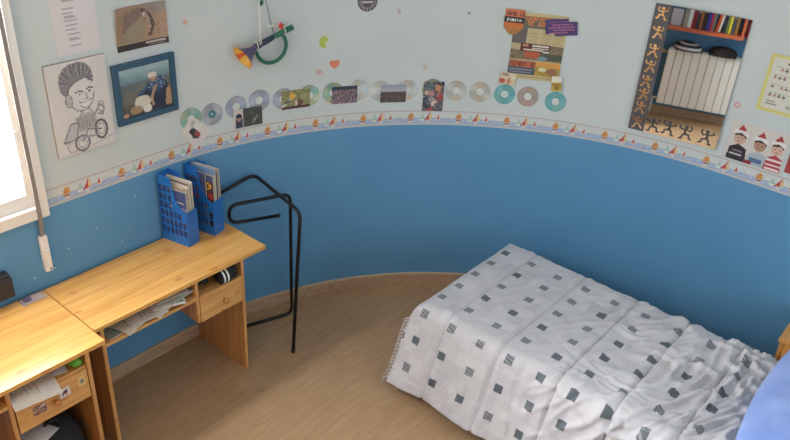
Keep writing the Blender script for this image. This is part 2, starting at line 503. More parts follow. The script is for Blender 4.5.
# ------------------------------------------------------------------ pictures on the left wall
r = Ras(42, 52, (222, 214, 216)).noise(1.5)
for (y0, y1, x0, x1) in ((.05, .12, .25, .6), (.15, .23, .24, .58), (.26, .33, .25, .56), (.38, .47, .24, .55), (.50, .57, .25, .55), (.59, .74, .26, .57), (.76, .84, .3, .57), (.86, .93, .3, .57)):
    yy = y0
    while yy < y1:
        r.rect(x0 + .015 * rng.random(), yy, x1 - .07 * rng.random(), yy + .014, (174, 166, 172)); yy += .028
wall_print('song_sheet', 'white printed sheet taped up beside the window, above the pencil caricature', 'paper', r, -.318, 1.94, .197, .325, .002, rot=-.01)

r = Ras(56, 42, (176, 136, 104)).noise(7)
r.poly([(0, .75), (.0, .2), (.35, .05), (.62, .1), (.6, .5), (.2, .95), (0, 1)], (164, 128, 92)).poly([(.12, .55), (.18, .2), (.5, .05), (.6, .2), (.42, .35), (.2, .62)], (134, 106, 92))
r.poly([(.02, .88), (.24, .5), (.52, .3), (.6, .55), (.48, .85), (.3, .9)], (158, 140, 110)).poly([(.5, 0), (1, 0), (1, .18), (.75, .28), (.62, .1)], (150, 134, 128))
r.line([(.56, .15), (.68, .3), (.73, .5), (.66, .72)], .1, (84, 66, 56)).line([(.6, .18), (.66, .35), (.68, .55), (.64, .66)], .03, (186, 160, 136)).ell(.57, .24, .03, .06, (206, 190, 170))
r.speck(0, 0, 1, .85, [(120, 92, 72), (196, 150, 110), (150, 118, 88)], .25, .5)
r.rect(0, .86, 1, 1, (58, 42, 38)).rect(.55, .89, .95, .93, (190, 176, 168)).rect(.6, .95, .92, .97, (150, 120, 110))
wall_print('desert_print', 'curled brown print of a desert rally track, above the blue framed photo', 'print', r, -.012, 1.835, .262, .195, .004, m=M_GLOSS,
           curl=lambda u, v: .035 * max(0, .25 - u) * max(0, v - .2) * 4 * .6 + .012 * max(0, u - .85) * 4)

fr = thing('framed_photo', 'photo of a man in a blue shirt with a dog in a dark blue frame', 'picture', (.0, -.028 - R, 1.40))
def rim(bm, y0, y1, z0, z1, wd, x0, x1, bev=.003):
    box(bm, x0, x1, y0, y1, z0, z0 + wd, bev); box(bm, x0, x1, y0, y1, z1 - wd, z1, bev)
    box(bm, x0, x1, y0, y0 + wd, z0 + wd, z1 - wd, bev); box(bm, x0, x1, y1 - wd, y1, z0 + wd, z1 - wd, bev)
b = BM(); rim(b, -.162, .165, 0, .288, .028, .001, .02); obj('picture_frame', b, mat('blue_frame_wood', (50, 86, 108), .45), fr)
r = Ras(60, 50, (120, 126, 116))
r.grad(0, 0, 1, .33, (176, 206, 206), (96, 136, 146)).grad(0, .33, 1, .75, (104, 112, 108), (112, 108, 92)).grad(0, .75, 1, 1, (96, 92, 76), (70, 66, 58)).noise(6)
r.ell(.3, .55, .4, .18, (108, 112, 98), .6).ell(.15, .42, .2, .08, (84, 104, 112), .6)
r.poly([(.45, .95), (.42, .55), (.55, .38), (.8, .32), (.92, .45), (.98, .75), (.9, .98)], (38, 44, 62)).poly([(.55, .52), (.62, .36), (.82, .3), (.9, .45), (.78, .62), (.6, .6)], (44, 70, 110))
r.speck(.55, .34, .88, .56, [(150, 180, 210), (70, 100, 140)], .3)
r.ell(.66, .3, .075, .085, (176, 132, 96)).ell(.655, .25, .085, .06, (222, 210, 190)).line([(.7, .48), (.6, .7), (.62, .85)], .06, (190, 146, 104)).line([(.55, .45), (.42, .56), (.36, .6)], .07, (52, 84, 124))
r.ell(.42, .75, .16, .14, (216, 206, 184)).ell(.28, .88, .12, .09, (170, 134, 92)).ell(.08, .95, .06, .05, (212, 150, 120)).ell(.5, .9, .09, .08, (228, 222, 206)).poly([(.86, .95), (.9, .6), (.99, .55), (1, .95)], (186, 142, 98)).noise(5)
raster_mesh('photo_print', r, lambda u, v, d: Vector((.009 + d, -.137 + u * .275, .025 + v * .238)), M_GLOSS, fr)

r = Ras(78, 118, (216, 211, 206)).noise(2)
G1, G2, G3 = (120, 116, 120), (150, 146, 150), (92, 88, 94)
HR = [(.20, .30), (.185, .2), (.215, .12), (.29, .06), (.41, .025), (.55, .02), (.67, .05), (.745, .12), (.765, .2), (.745, .27), (.70, .235), (.645, .195), (.55, .205), (.45, .225), (.375, .26), (.33, .3), (.30, .345), (.25, .35)]
r.poly([(.3, .3), (.38, .22), (.62, .18), (.735, .25), (.74, .36), (.68, .47), (.59, .55), (.47, .51), (.36, .41)], (219, 213, 209))
r.poly(HR, (132, 128, 132))
for i in range(34):
    t = i / 33; a0 = PI * (1.02 - 1.04 * t)
    p0 = (.475 + .275 * math.cos(a0), .21 - .185 * math.sin(a0)); p1 = (.5 + .17 * math.cos(a0), .235 - .06 * math.sin(a0))
    r.line([p0, ((p0[0] + p1[0]) / 2 + .02 * math.sin(i * 3), (p0[1] + p1[1]) / 2), p1], .009, (96, 92, 97) if i % 3 else (172, 168, 170), .8)
r.line([(.30, .345), (.35, .27), (.45, .225), (.55, .205), (.645, .195), (.74, .26)], .012, G3)
r.arc(.52, .35, .22, .2, .1, 2.7, .011, G1).ell(.31, .41, .055, .07, (196, 190, 190)).arc(.31, .41, .055, .07, 0, 6.3, .011, G1).arc(.31, .41, .025, .035, 0, 6.3, .008, G2)
r.line([(.43, .34), (.5, .325), (.56, .345)], .014, G3).line([(.63, .325), (.68, .31), (.73, .325)], .014, G3).ell(.5, .365, .02, .012, G3).ell(.67, .35, .02, .012, G3)
r.line([(.6, .36), (.63, .42), (.58, .43)], .011, G1).line([(.48, .45), (.57, .475), (.68, .44)], .012, G3).poly([(.5, .455), (.57, .472), (.66, .448), (.6, .50), (.54, .495)], (232, 230, 228)).arc(.58, .47, .1, .05, .2, 2.8, .009, G1)
r.line([(.5, .54), (.46, .6)], .012, G1).line([(.62, .53), (.66, .58)], .012, G1).poly([(.36, .62), (.5, .57), (.7, .58), (.74, .7), (.66, .76), (.42, .78)], (184, 178, 180))
for i in range(14): r.line([(.38 + .024 * i, .6 + .01 * (i % 3)), (.42 + .02 * i, .74)], .008, G1 if i % 2 else G2, .8)
r.poly([(.12, .85), (.28, .66), (.42, .66), (.34, .84), (.18, .9)], (192, 188, 190)).line([(.12, .85), (.28, .66), (.42, .66), (.34, .84), (.12, .85)], .014, G1)
r.line([(.7, .62), (.82, .52), (.88, .58), (.84, .64), (.76, .62)], .016, G1).arc(.83, .55, .05, .06, 0, 6.3, .014, G2)
r.arc(.78, .8, .1, .105, 0, 6.3, .026, G3).arc(.78, .8, .06, .065, 0, 6.3, .01, G2).arc(.43, .9, .12, .085, 0, 6.3, .026, G1).arc(.43, .9, .07, .05, 0, 6.3, .01, G2)
r.line([(.44, .88), (.56, .76), (.78, .8)], .018, G1).line([(.5, .84), (.68, .86)], .02, G2).speck(.38, .6, .72, .86, [G1, G2, (200, 196, 196)], .3, .6).line([(.16, .9), (.22, .98), (.34, .96)], .012, G2).line([(.6, .96), (.98, .9)], .008, G2)
ca = thing('caricature_board', 'pencil caricature of a grinning boy riding a motorbike on white board', 'drawing', (.0, -.354 - R, 1.335))
b = BM(); box(b, .001, .011, -.139, .139, 0, .419, .001); obj('backing_board', b, mat('board_edge', (170, 160, 152), .7), ca)
raster_mesh('pencil_drawing', r, lambda u, v, d: Vector((.0128 + d, -.1385 + u * .277, .0008 + v * .4175)), M_PRINT, ca)

# small stickers and scraps on the pale upper wall
def blob(n, f, col):
    r = Ras(n, n, col); m = f(r.x * 2 - 1, 1 - r.y * 2); return r, m
def star_f(x, y):
    a = np.arctan2(y, x); rr = np.hypot(x, y); return rr < .55 + .4 * np.cos(5 * (a - PI / 2))
def heart_f(x, y):
    X_, Y_ = x * 1.25, y * 1.2 + .1
    return (X_ ** 2 + Y_ ** 2 - 1) ** 3 - X_ ** 2 * Y_ ** 3 * 1.6 < 0
def lime_f(x, y): return (np.hypot(x, y * .95) < .95) & ~((np.hypot(x - .75, y + .35) < .5))
def circ_f(x, y): return np.hypot(x, y) < 1
def scrap_f(x, y): return (np.abs(x + .4 * y) < .75 + .2 * np.sin(9 * y)) & (np.abs(y) < .8)
for name, lab, cat, f, n, col, s, z, w, h in (
        ('star_sticker', 'small orange star sticker on the pale wall right of the desert print', 'sticker', star_f, 12, (236, 138, 92), .217, 1.814, .034, .034),
        ('lime_sticker', 'lime green round sticker with a notch, above the orange heart sticker', 'sticker', lime_f, 14, (182, 204, 70), .965, 1.625, .058, .066),
        ('heart_sticker', 'orange heart sticker below the lime green sticker on the pale wall', 'sticker', heart_f, 14, (238, 124, 86), 1.026, 1.495, .06, .052),
        ('tape_scrap', 'faint reddish tape scrap left of the orange heart sticker', 'tape', scrap_f, 10, (208, 178, 172), .938, 1.462, .05, .04),
        ('tape_scrap', 'pale beige tape scrap on the wall above the tall crowd photo', 'tape', scrap_f, 9, (202, 192, 178), 1.54, 1.466, .035, .045),
        ('tape_scrap', 'tiny brownish tape scrap right of the round black badge', 'tape', scrap_f, 8, (186, 172, 162), 1.374, 1.777, .022, .034),
        ('tape_scrap', 'tiny grey tape scrap on the wall left of the newspaper page', 'tape', scrap_f, 8, (150, 156, 156), 1.757, 1.775, .022, .022),
        ('ring_sticker', 'faint pink ring sticker between the mirror and the yellow framed certificate', 'sticker', lambda x, y: (np.hypot(x, y) < 1) & (np.hypot(x, y) > .35), 10, (224, 160, 160), 3.234, 1.504, .034, .034)):
    r, m = blob(n, f, col)
    wall_print(name, lab, cat, r, s, z, w, h, .0012, clip=m, thick=.001)

r = Ras(40, 40, (58, 54, 58)); x, y = r.x * 2 - 1, 1 - r.y * 2; rr = np.hypot(x, y); a = np.arctan2(y, x)
r.put(rr < .9, (150, 138, 142)).put((rr < .9) & (rr > .62) & (np.sin(a * 17) > .2), (78, 66, 72)).put(rr < .6, (74, 62, 66)).put((rr < .55) & (np.abs(y + .1) < .1), (196, 182, 184)).put((rr < .55) & (y > .2) & (x > .1), (130, 126, 104)).put(rr > .92, (50, 48, 52))
wall_print('round_badge', 'round black badge sticker with pale lettered ring high on the wall', 'sticker', r, 1.199, 1.832, .108, .108, .0015, clip=rr < 1, m=M_GLOSS)

# ------------------------------------------------------------------ compact discs
def disc_mat(name, rgb, rgb2, metal=.8, rough=.2, film=0.0):
    k = NT(name, rough, .6)
    k.b.inputs['Metallic'].default_value = metal
    k.b.inputs['Anisotropic'].default_value = .95
    tg = k.n('ShaderNodeTangent', direction_type='RADIAL', axis='Z'); k.l(tg.outputs[0], k.b.inputs['Tangent'])
    tc = k.n('ShaderNodeTexCoord'); gr = k.n('ShaderNodeTexNoise', Scale=16.0, Detail=1.0); k.l(tc.outputs['Object'], gr.inputs['Vector'])
    k.color(k.ramp([(.35, rgb), (.65, rgb2)], gr.outputs['Fac']))
    k.b.inputs['Thin Film Thickness'].default_value = film
    k.b.inputs['Thin Film IOR'].default_value = 1.5
    k.b.inputs['Coat Weight'].default_value = .4; k.b.inputs['Coat Roughness'].default_value = .08
    return k.m
D_SILV = disc_mat('disc_silver', (160, 164, 170), (186, 188, 194)); D_PALE = disc_mat('disc_pale_green', (208, 222, 220), (230, 230, 222), film=260.0)
D_GREEN = disc_mat('disc_green', (136, 190, 178), (206, 206, 160)); D_CYAN = disc_mat('disc_cyan', (116, 212, 236), (156, 224, 230))
D_ROSE = disc_mat('disc_rose', (198, 194, 184), (206, 198, 206)); D_GREY = disc_mat('disc_printed_grey', (160, 164, 170), (180, 182, 188), .3, .4)
M_HUB = mat('clear_hub', (210, 215, 213), .15); M_HUBT = mat('teal_hub', (52, 124, 128), .3)
def ring_bm(r0, r1, h0, h1, seg=48):
    b = BM(); lathe(b, [(r0, h0), (r0, h1), (r1, h1), (r1, h0), (r0, h0)], None, seg)
    bmesh.ops.remove_doubles(b, verts=b.verts, dist=1e-6)
    for f in b.faces: f.smooth = False
    return b
def disc(s, z, m, label, rz=0.0, hub=None):
    t = thing('compact_disc', label, 'disc', W(s, z, .0005), 0, 'compact discs along the border')
    a = min(max(s, 0), S_END) / R
    ez = Vector((math.cos(a), -math.sin(a), 0)); ex = Vector((math.sin(a), math.cos(a), 0)); ey = Vector((0, 0, 1))
    t.matrix_world = frame_matrix(W(s, z, .0012), ex, ey, ez) @ Matrix.Rotation(rz, 4, 'Z')
    o = obj('disc_face', ring_bm(.021, .06, 0, .0012), m, t); o2 = obj('hub', ring_bm(.0075, .021, 0, .0011, 32), hub or M_HUB, t)
    return t
for i, (s, z, m, hub, lab) in enumerate((
        (.207, 1.327, D_GREEN, None, 'greenish disc half hidden behind the tilted snapshot of a black and red motorbike'),
        (.326, 1.325, D_GREY, M_HUBT, 'grey disc with a teal hub, right of the tilted motorbike snapshot'),
        (.463, 1.336, D_SILV, None, 'silver disc above the child half of the dark landscape photo'),
        (.595, 1.347, D_SILV, None, 'silver disc behind the upper right corner of the dark landscape photo'),
        (.733, 1.335, D_SILV, None, 'silver disc behind the left side of the green and orange garden photo'),
        (.882, 1.335, D_GREEN, None, 'pale green disc behind the right side of the green and orange garden photo'),
        (1.02, 1.336, D_GREEN, None, 'greenish disc behind the left side of the pinkish crowd photo'),
        (1.166, 1.342, D_PALE, None, 'pale disc behind the right side of the pinkish crowd photo'),
        (1.291, 1.331, D_PALE, None, 'pale green disc behind the left side of the photo with grey sky'),
        (1.447, 1.331, D_PALE, None, 'pale disc behind the right side of the photo with grey sky'),
        (1.592, 1.338, D_GREEN, None, 'disc almost wholly hidden behind the upright photo of a group of people'),
        (1.729, 1.331, D_PALE, None, 'bare pale green disc next to the upright photo of a group of people'),
        (1.866, 1.331, D_PALE, None, 'bare near-white disc between the pale green disc and the turquoise one'),
        (2.007, 1.327, D_CYAN, None, 'bare turquoise disc below the small pale flyer at the newspaper corner'),
        (2.139, 1.327, D_ROSE, None, 'bare rosy grey disc between the two turquoise discs'),
        (2.297, 1.316, D_CYAN, None, 'bare turquoise disc at the mirror end of the row'))):
    disc(s, z, m, lab, i * 1.3, hub)

# photos fixed over the discs
r = Ras(26, 26, (222, 216, 208)).noise(2)
r.ell(.52, .55, .25, .17, (66, 62, 68), 1, .3).ell(.62, .5, .14, .12, (176, 60, 62), 1, .3).ell(.38, .6, .1, .1, (40, 40, 48)).ell(.6, .7, .07, .07, (60, 60, 66)).rect(.2, .35, .35, .42, (180, 176, 172)).ell(.18, .25, .08, .14, (176, 186, 166))
wall_print('tilted_snapshot', 'tilted white snapshot with a black and red motorbike over the greenish disc', 'photo', r, .222, 1.253, .14, .115, .0045, rot=-.8, m=M_GLOSS)
PH = 'photos over the discs'
r = Ras(40, 26, (62, 66, 62)).noise(8); r.rect(0, 0, .33, 1, (208, 200, 190)).ell(.17, .62, .13, .26, (52, 60, 92)).ell(.17, .5, .09, .14, (190, 140, 116)).ell(.17, .36, .11, .12, (34, 38, 60)).rect(.05, .78, .3, 1, (60, 60, 80))
r.poly([(.34, 1), (.5, .4), (.7, .2), (1, .1), (1, 1)], (58, 64, 58)).poly([(.62, .8), (.8, .45), (.85, .5), (.7, .9)], (140, 146, 138)).speck(.34, 0, 1, 1, [(46, 54, 44), (110, 118, 106), (84, 92, 82)], .35, .7)
wall_print('wall_photo', 'dark landscape photo with a child in a cap at its left end', 'photo', r, .528, 1.267, .162, .104, .0045, m=M_GLOSS, group=PH)
r = Ras(42, 28, (134, 134, 76)).noise(10); r.speck(0, 0, 1, 1, [(150, 150, 90), (96, 104, 56), (176, 170, 110)], .5, .7).poly([(.28, .3), (.38, .05), (.46, .3), (.42, .5), (.32, .5)], (236, 168, 44)).ell(.4, .32, .12, .12, (240, 184, 60), .9)
r.line([(.03, .85), (.3, .5)], .09, (226, 222, 220)).line([(.12, .68), (.28, .56)], .1, (70, 76, 100)).ell(.62, .72, .14, .18, (112, 66, 46)).ell(.52, .72, .05, .18, (206, 190, 170)).rect(0, .86, 1, 1, (84, 40, 32)).ell(.8, .4, .12, .2, (166, 164, 116), .6)
wall_print('wall_photo', 'garden photo in green with an orange blaze and white pole', 'photo', r, .803, 1.325, .162, .106, .0045, m=M_GLOSS, group=PH)
r = Ras(40, 28, (110, 84, 92)).noise(12); r.rect(0, 0, 1, .22, (50, 56, 74)).speck(0, .2, 1, 1, [(170, 120, 126), (66, 58, 76), (196, 160, 160), (110, 120, 150), (60, 46, 52)], .75)
wall_print('wall_photo', 'pinkish crowd photo with a dark upper band, over two pale discs', 'photo', r, 1.085, 1.32, .148, .101, .0045, m=M_GLOSS, group=PH)
r = Ras(40, 28, (84, 72, 68)).noise(5); r.grad(0, 0, 1, .38, (146, 156, 176), (176, 178, 188)).speck(0, .38, 1, 1, [(70, 60, 58), (98, 84, 80), (120, 104, 98), (58, 50, 50)], .6)
wall_print('wall_photo', 'photo of a dark crowd under a pale grey sky', 'photo', r, 1.368, 1.3125, .149, .106, .0045, m=M_GLOSS, group=PH)
r = Ras(28, 42, (84, 84, 92)).noise(5); r.ell(.3, .2, .2, .13, (66, 110, 112)).rect(.7, 0, 1, .15, (40, 44, 52)).ell(.72, .22, .16, .12, (212, 128, 70)).ell(.62, .14, .06, .05, (206, 160, 130)).ell(.16, .38, .1, .08, (214, 190, 160)).ell(.4, .4, .16, .1, (196, 128, 130))
r.ell(.82, .5, .16, .15, (178, 52, 60)).ell(.12, .65, .13, .13, (52, 66, 104)).ell(.45, .62, .15, .1, (150, 150, 158)).ell(.5, .75, .09, .08, (226, 200, 172)).ell(.36, .94, .2, .07, (196, 60, 70)).ell(.7, .9, .2, .1, (84, 92, 100)).ell(.62, .68, .09, .06, (214, 176, 140)).ell(.2, .85, .12, .09, (60, 64, 72)).speck(0, 0, 1, 1, [(50, 50, 60), (206, 180, 160)], .12)
wall_print('wall_photo', 'upright photo of a colourful group of people, overlapping the boat border', 'photo', r, 1.6, 1.294, .118, .178, .0045, m=M_GLOSS, group=PH, shear=.0)

# ------------------------------------------------------------------ newspaper page with flyers
r = Ras(100, 124, (206, 186, 128)).noise(3)
r.rect(.0, .0, 1, .02, (214, 190, 120)).rect(0, .19, .27, .46, (106, 96, 96)).rect(.74, .05, 1, .24, (76, 84, 104)).rect(.0, .18, .74, .225, (110, 104, 92))
r.rect(.1, .045, .76, .19, (110, 100, 84)); word(r, 'CAMPAGNA', .2, .05, .745, .11, (240, 128, 48)); word(r, 'TE 2005', .24, .122, .735, .182, (240, 128, 48))
for i in range(17):
    yy = .25 + i * .013
    for x0 in (.3, .54, .77): r.rect(x0, yy, x0 + .2 - .03 * rng.random(), yy + .006, (176, 156, 104))
r.rect(0, .46, 1, .7, (128, 106, 74)).speck(0, .5, 1, .7, [(66, 62, 48), (150, 124, 84), (92, 88, 62), (178, 156, 116)], .6).rect(.0, .46, .2, .56, (190, 170, 128)).rect(.6, .58, 1, .68, (64, 74, 60), .75).ell(.62, .66, .1, .035, (110, 150, 160))
r.rect(.18, .45, .75, .57, (92, 40, 34)); word(r, 'AR', .22, .46, .34, .5, (226, 150, 120)); r.rect(.4, .47, .72, .49, (232, 224, 212)).rect(.4, .505, .72, .525, (222, 210, 196)).rect(.24, .535, .62, .555, (226, 200, 170)).rect(.28, .575, .56, .665, (204, 80, 44)).rect(.62, .55, .74, .575, (222, 220, 210))
r.rect(0, .7, 1, .715, (214, 186, 120)).rect(0, .715, .52, .93, (74, 84, 104)).rect(.02, .725, .51, .815, (214, 96, 52)); word(r, 'REPARTO 30', .04, .735, .5, .805, (110, 46, 40)); r.rect(.03, .85, .48, .865, (140, 146, 158)).rect(.03, .885, .44, .9, (130, 138, 150))
r.rect(.52, .715, 1, .93, (196, 150, 44)).rect(.52, .715, 1, .79, (232, 154, 58)).speck(.52, .79, 1, .93, [(150, 130, 50), (214, 178, 60), (120, 96, 44)], .5).ell(.66, .83, .08, .03, (226, 220, 160)).ell(.85, .85, .1, .05, (160, 96, 70)).rect(0, .93, 1, 1, (204, 182, 122)).rect(.05, .95, .9, .965, (176, 152, 100))
wall_print('newspaper_page', 'yellowed newspaper page with orange headline pinned above the discs', 'newspaper', r, 2.15, 1.615, .286, .372, .002, rot=-.012,
           curl=lambda u, v: .003 + .014 * max(0, u - .82) * max(0, .45 - v) * 6 + .003 * math.sin(u * 5))
r = Ras(30, 44, (44, 38, 44)); r.rect(0, 0, 1, .3, (222, 112, 70)); word(r, 'SUPER 30', .06, .08, .97, .24, (80, 34, 30)); r.rect(0, .3, 1, .52, (46, 42, 46)); word(r, 'PUNTO', .15, .36, .88, .47, (222, 222, 216)); r.grad(0, .52, 1, 1, (226, 106, 40), (176, 130, 50))
msk = ~((r.y > .72) & (np.abs(r.x - .5) > .5 * (1 - (r.y - .72) * 2.4)))
wall_print('flyer', 'small orange and black shield-shaped flyer at the newspaper page top corner', 'flyer', r, 2.005, 1.745, .108, .138, .0105, rot=-.03, clip=msk)
r = Ras(50, 26, (74, 50, 116)).noise(3)
for yy, x0, x1 in ((.14, .12, .72), (.3, .2, .85), (.46, .1, .9), (.62, .25, .9), (.76, .15, .7)):
    xx = x0
    while xx < x1:
        r.rect(xx, yy, xx + .035, yy + .07, (206, 110, 150)); xx += .055
msk = ~((r.x > .72) & (r.y < .2)) & ~((r.x < .3) & (r.y > .86))
wall_print('flyer', 'purple flyer with pink lettering overlapping the newspaper page', 'flyer', r, 2.262, 1.74, .17, .092, .0115, rot=.16, clip=msk)
r = Ras(26, 20, (222, 196, 160)).noise(3); r.rect(.1, .1, .5, .3, (150, 130, 110)).ell(.2, .75, .2, .22, (206, 80, 66)).ell(.6, .7, .12, .3, (214, 130, 100)).rect(.65, .1, .95, .5, (230, 212, 176))
wall_print('flyer', 'small pale flyer with red print at the newspaper page lower left corner', 'flyer', r, 2.012, 1.424, .09, .07, .0105, rot=-.15)
r = Ras(18, 24, (206, 164, 44)); r.rect(0, 0, 1, .4, (236, 230, 212)).rect(.1, .55, .9, .62, (120, 92, 40)).ell(.55, .78, .22, .1, (140, 92, 40))
wall_print('flyer', 'tiny yellow and white label at the newspaper page lower right corner', 'flyer', r, 2.286, 1.425, .056, .085, .013, rot=.08)

# ------------------------------------------------------------------ toy hunting horn hanging on the wall
hn = thing('toy_horn', 'toy horn with green coiled tube and striped yellow and purple bell hung from strings', 'horn', W(.66, 1.55, 0))
H0 = hn.location.copy(); OFF = .052
def HW(s, z, off=OFF): return W(s - .028, z + .006 + .05 * max(0, s - .64) * (1 if z < 1.75 else 0), off) - H0
HG = mat('horn_green', (26, 104, 82), .35); HD = mat('horn_dark', (44, 62, 84), .4)
b = BM(); tube(b, [HW(.585, 1.647), HW(.64, 1.668), HW(.69, 1.685)], [.017, .0155, .014], 14); obj('horn_neck', b, HD, hn)
b = BM(); tube(b, [HW(.675, 1.681), HW(.74, 1.702), HW(.80, 1.721)], [.0135, .013, .0145], 14); obj('mouthpiece', b, HG, hn)
b = BM(); rc = (.682, 1.634); rad = .084
tube(b, [HW(rc[0] + rad * math.cos(a), rc[1] + rad * math.sin(a), OFF - .012) for a in np.linspace(math.radians(168), math.radians(395), 40)], .0095, 12); obj('coiled_tube', b, HG, hn)
pa, pb = HW(.592, 1.650), HW(.512, 1.610, .066)
ez = (pb - pa).normalized(); ex = ez.cross(Vector((0, 0, 1))).normalized(); ey = ez.cross(ex)
bm_ = [mat('bell_yellow', (224, 172, 60), .4), mat('bell_red', (206, 96, 56), .4), mat('bell_purple', (86, 78, 112), .4), mat('bell_orange', (232, 184, 90), .4)]
L = (pb - pa).length
pr = [(.015, -.005), (.017, .01), (.022, .03), (.033, .055), (.048, .078), (.062, L), (.064, L + .003), (.060, L + .001), (.046, .076), (.03, .054), (.012, .03)]
def sect(k, i):
    return [1, 0, 3, 0, 1, 2, 2, 2, 2, 3, 0, 3][int(k / 36 * 12)]
b = BM(); lathe(b, pr, frame_matrix(pa, ex, ey, ez), 36, mfun=sect); obj('horn_bell', b, bm_, hn)
SW = mat('string_white', (222, 220, 210), .8); SG = mat('string_green', (50, 96, 84), .8)
nail = (.645, 2.03)
b = BM()
for p in ((.608, 1.662), (.615, 1.668)): tube(b, [HW(*p, OFF + .018), HW(p[0] + .012, 1.8, .04), HW(*nail, .03)], .0022, 6)
tube(b, [HW(.755, 1.707, OFF + .014), HW(.70, 1.86, .04), HW(*nail, .03)], .0012, 6)
tube(b, [HW(.592 + .004 * math.cos(a), 1.655 + .024 * math.sin(a), OFF + .02 * math.cos(a)) for a in np.linspace(0, 2 * PI, 14)], .0025, 6)
tube(b, [HW(.748 + .004 * math.cos(a), 1.706 + .02 * math.sin(a), OFF + .017 * math.cos(a)) for a in np.linspace(0, 2 * PI, 14)], .0025, 6)
tube(b, [HW(.62, 1.66, .07), HW(.622, 1.635, .062), HW(.64, 1.625, .06), HW(.665, 1.625, .06), HW(.668, 1.655, .064), HW(.7, 1.69, .07)], .0011, 6)
obj('white_string', b, SW, hn)
b = BM(); tube(b, [HW(.69, 1.69, OFF + .016), HW(.675, 1.78, .05), HW(.66, 1.87, .04), HW(*nail, .03)], .002, 6); tube(b, [HW(.632, 1.845, .036), HW(.636, 1.862, .04), HW(.64, 1.88, .035)], [.004, .011, .004], 8); obj('green_string', b, SG, hn)
b = BM()
for da in (-.5, .35, 1.2): tube(b, [HW(.715, 1.735, .07), HW(.715 + .014 * math.cos(da), 1.738 + .016 * math.sin(da) + .006, .078), HW(.715 + .028 * math.cos(da), 1.742 + .024 * math.sin(da), .072)], [.003, .009, .002], 8)
obj('red_bow', b, mat('bow_red', (196, 64, 52), .6), hn)
b = BM(); tube(b, [HW(.71, 1.738, .07), HW(.68, 1.752, .066), HW(.655, 1.745, .06)], [.002, .005, .002], 8); obj('bow_tail', b, mat('bow_cream', (222, 214, 190), .7), hn)
b = BM(); tube(b, [HW(nail[0], nail[1], 0), HW(nail[0], nail[1], .035)], .003, 8); tube(b, [HW(nail[0], nail[1], .035), HW(nail[0], nail[1], .038)], .006, 8); obj('nail', b, M_DARKPL, hn)

# ------------------------------------------------------------------ mirror with painted dancing figures
PSI, TILT = math.radians(9.48), math.radians(1.0)
nx = Vector((math.sin(PSI) * math.cos(TILT), -math.cos(PSI) * math.cos(TILT), math.sin(TILT)))
e1 = Vector((math.cos(PSI), math.sin(PSI), 0)); e2 = nx.cross(e1)
if e2.z < 0: e2 = -e2
MW, MH = .470, .690
mi_ = thing('wall_mirror', 'frameless wall mirror with a dark painted strip and dancing stick figures', 'mirror')
mi_.matrix_world = frame_matrix(W(2.955, 1.588, 0) + nx * .0255, e1, e2, nx)
b = BM(); box(b, -MW / 2, MW / 2, -MH / 2, MH / 2, -.006, -.0005, .0008); obj('backing', b, M_MIRPAINT, mi_)
b = BM(); vs = [b.verts.new(c) for c in ((-MW / 2, -MH / 2, 0), (MW / 2, -MH / 2, 0), (MW / 2, MH / 2, 0), (-MW / 2, MH / 2, 0))]; b.faces.new(vs); obj('mirror_glass', b, M_MIRROR, mi_)
b = BM(); box(b, -MW / 2, -MW / 2 + .085, -MH / 2, MH / 2, .0002, .0006); obj('painted_strip', b, M_MIRPAINT, mi_)
def stroke(bm, pts, w, z0, z1):
    for (x1, y1), (x2, y2) in zip(pts[:-1], pts[1:]):
        a = math.atan2(y2 - y1, x2 - x1); ring = []
        for k in range(7): t = a + PI / 2 + PI * k / 6; ring.append((x1 + w / 2 * math.cos(t), y1 + w / 2 * math.sin(t)))
        for k in range(7): t = a - PI / 2 + PI * k / 6; ring.append((x2 + w / 2 * math.cos(t), y2 + w / 2 * math.sin(t)))
        f = [bm.verts.new((x, y, z1)) for x, y in ring]; g = [bm.verts.new((x, y, z0)) for x, y in ring]
        bm.faces.new(f)
        for k in range(14): bm.faces.new((f[k], g[k], g[(k + 1) % 14], f[(k + 1) % 14]))
def dancer(cx, cy, sc, pose, m, z0, z1):
    fl = -1 if pose % 2 else 1; v = (pose * .37) % 1
    T = lambda pts: [(cx + fl * x * sc, cy + y * sc) for x, y in pts]
    b = BM(); w = .13 * sc
    stroke(b, T([(0, .42), (.02, .40)]), .26 * sc, z0, z1)
    stroke(b, T([(0, .3), (.06, .02), (-.02, -.12)]), .17 * sc, z0, z1)
    stroke(b, T([(0, .24), (-.24, .14), (-.38, .22 + .1 * v), (-.40, .44), (-.32, .48)]), w * .8, z0, z1)
    stroke(b, T([(0, .24), (.26, .2), (.42, .28), (.5, .44 - .2 * v), (.4, .5 - .2 * v)]), w * .8, z0, z1)
    stroke(b, T([(-.02, -.12), (-.28, -.18), (-.3, -.4), (-.46, -.46)]), w, z0, z1)
    stroke(b, T([(-.02, -.12), (.2, -.2), (.22, -.48), (.38, -.5)]), w, z0, z1)
    obj('dancing_figure', b, m, mi_)
for i, f in enumerate((.067, .21, .35, .475, .595, .70, .81, .935)):
    dancer(-MW / 2 + .043, MH / 2 - f * MH, .060, i, M_MIRROR, .0004, .0009)
for i, (u, v) in enumerate(((.275, .075), (.455, .080), (.645, .078), (.875, .080))):
    dancer(-MW / 2 + u * MW, -MH / 2 + v * MH, .074, i + 1, M_MIRPAINT, .0001, .0005)

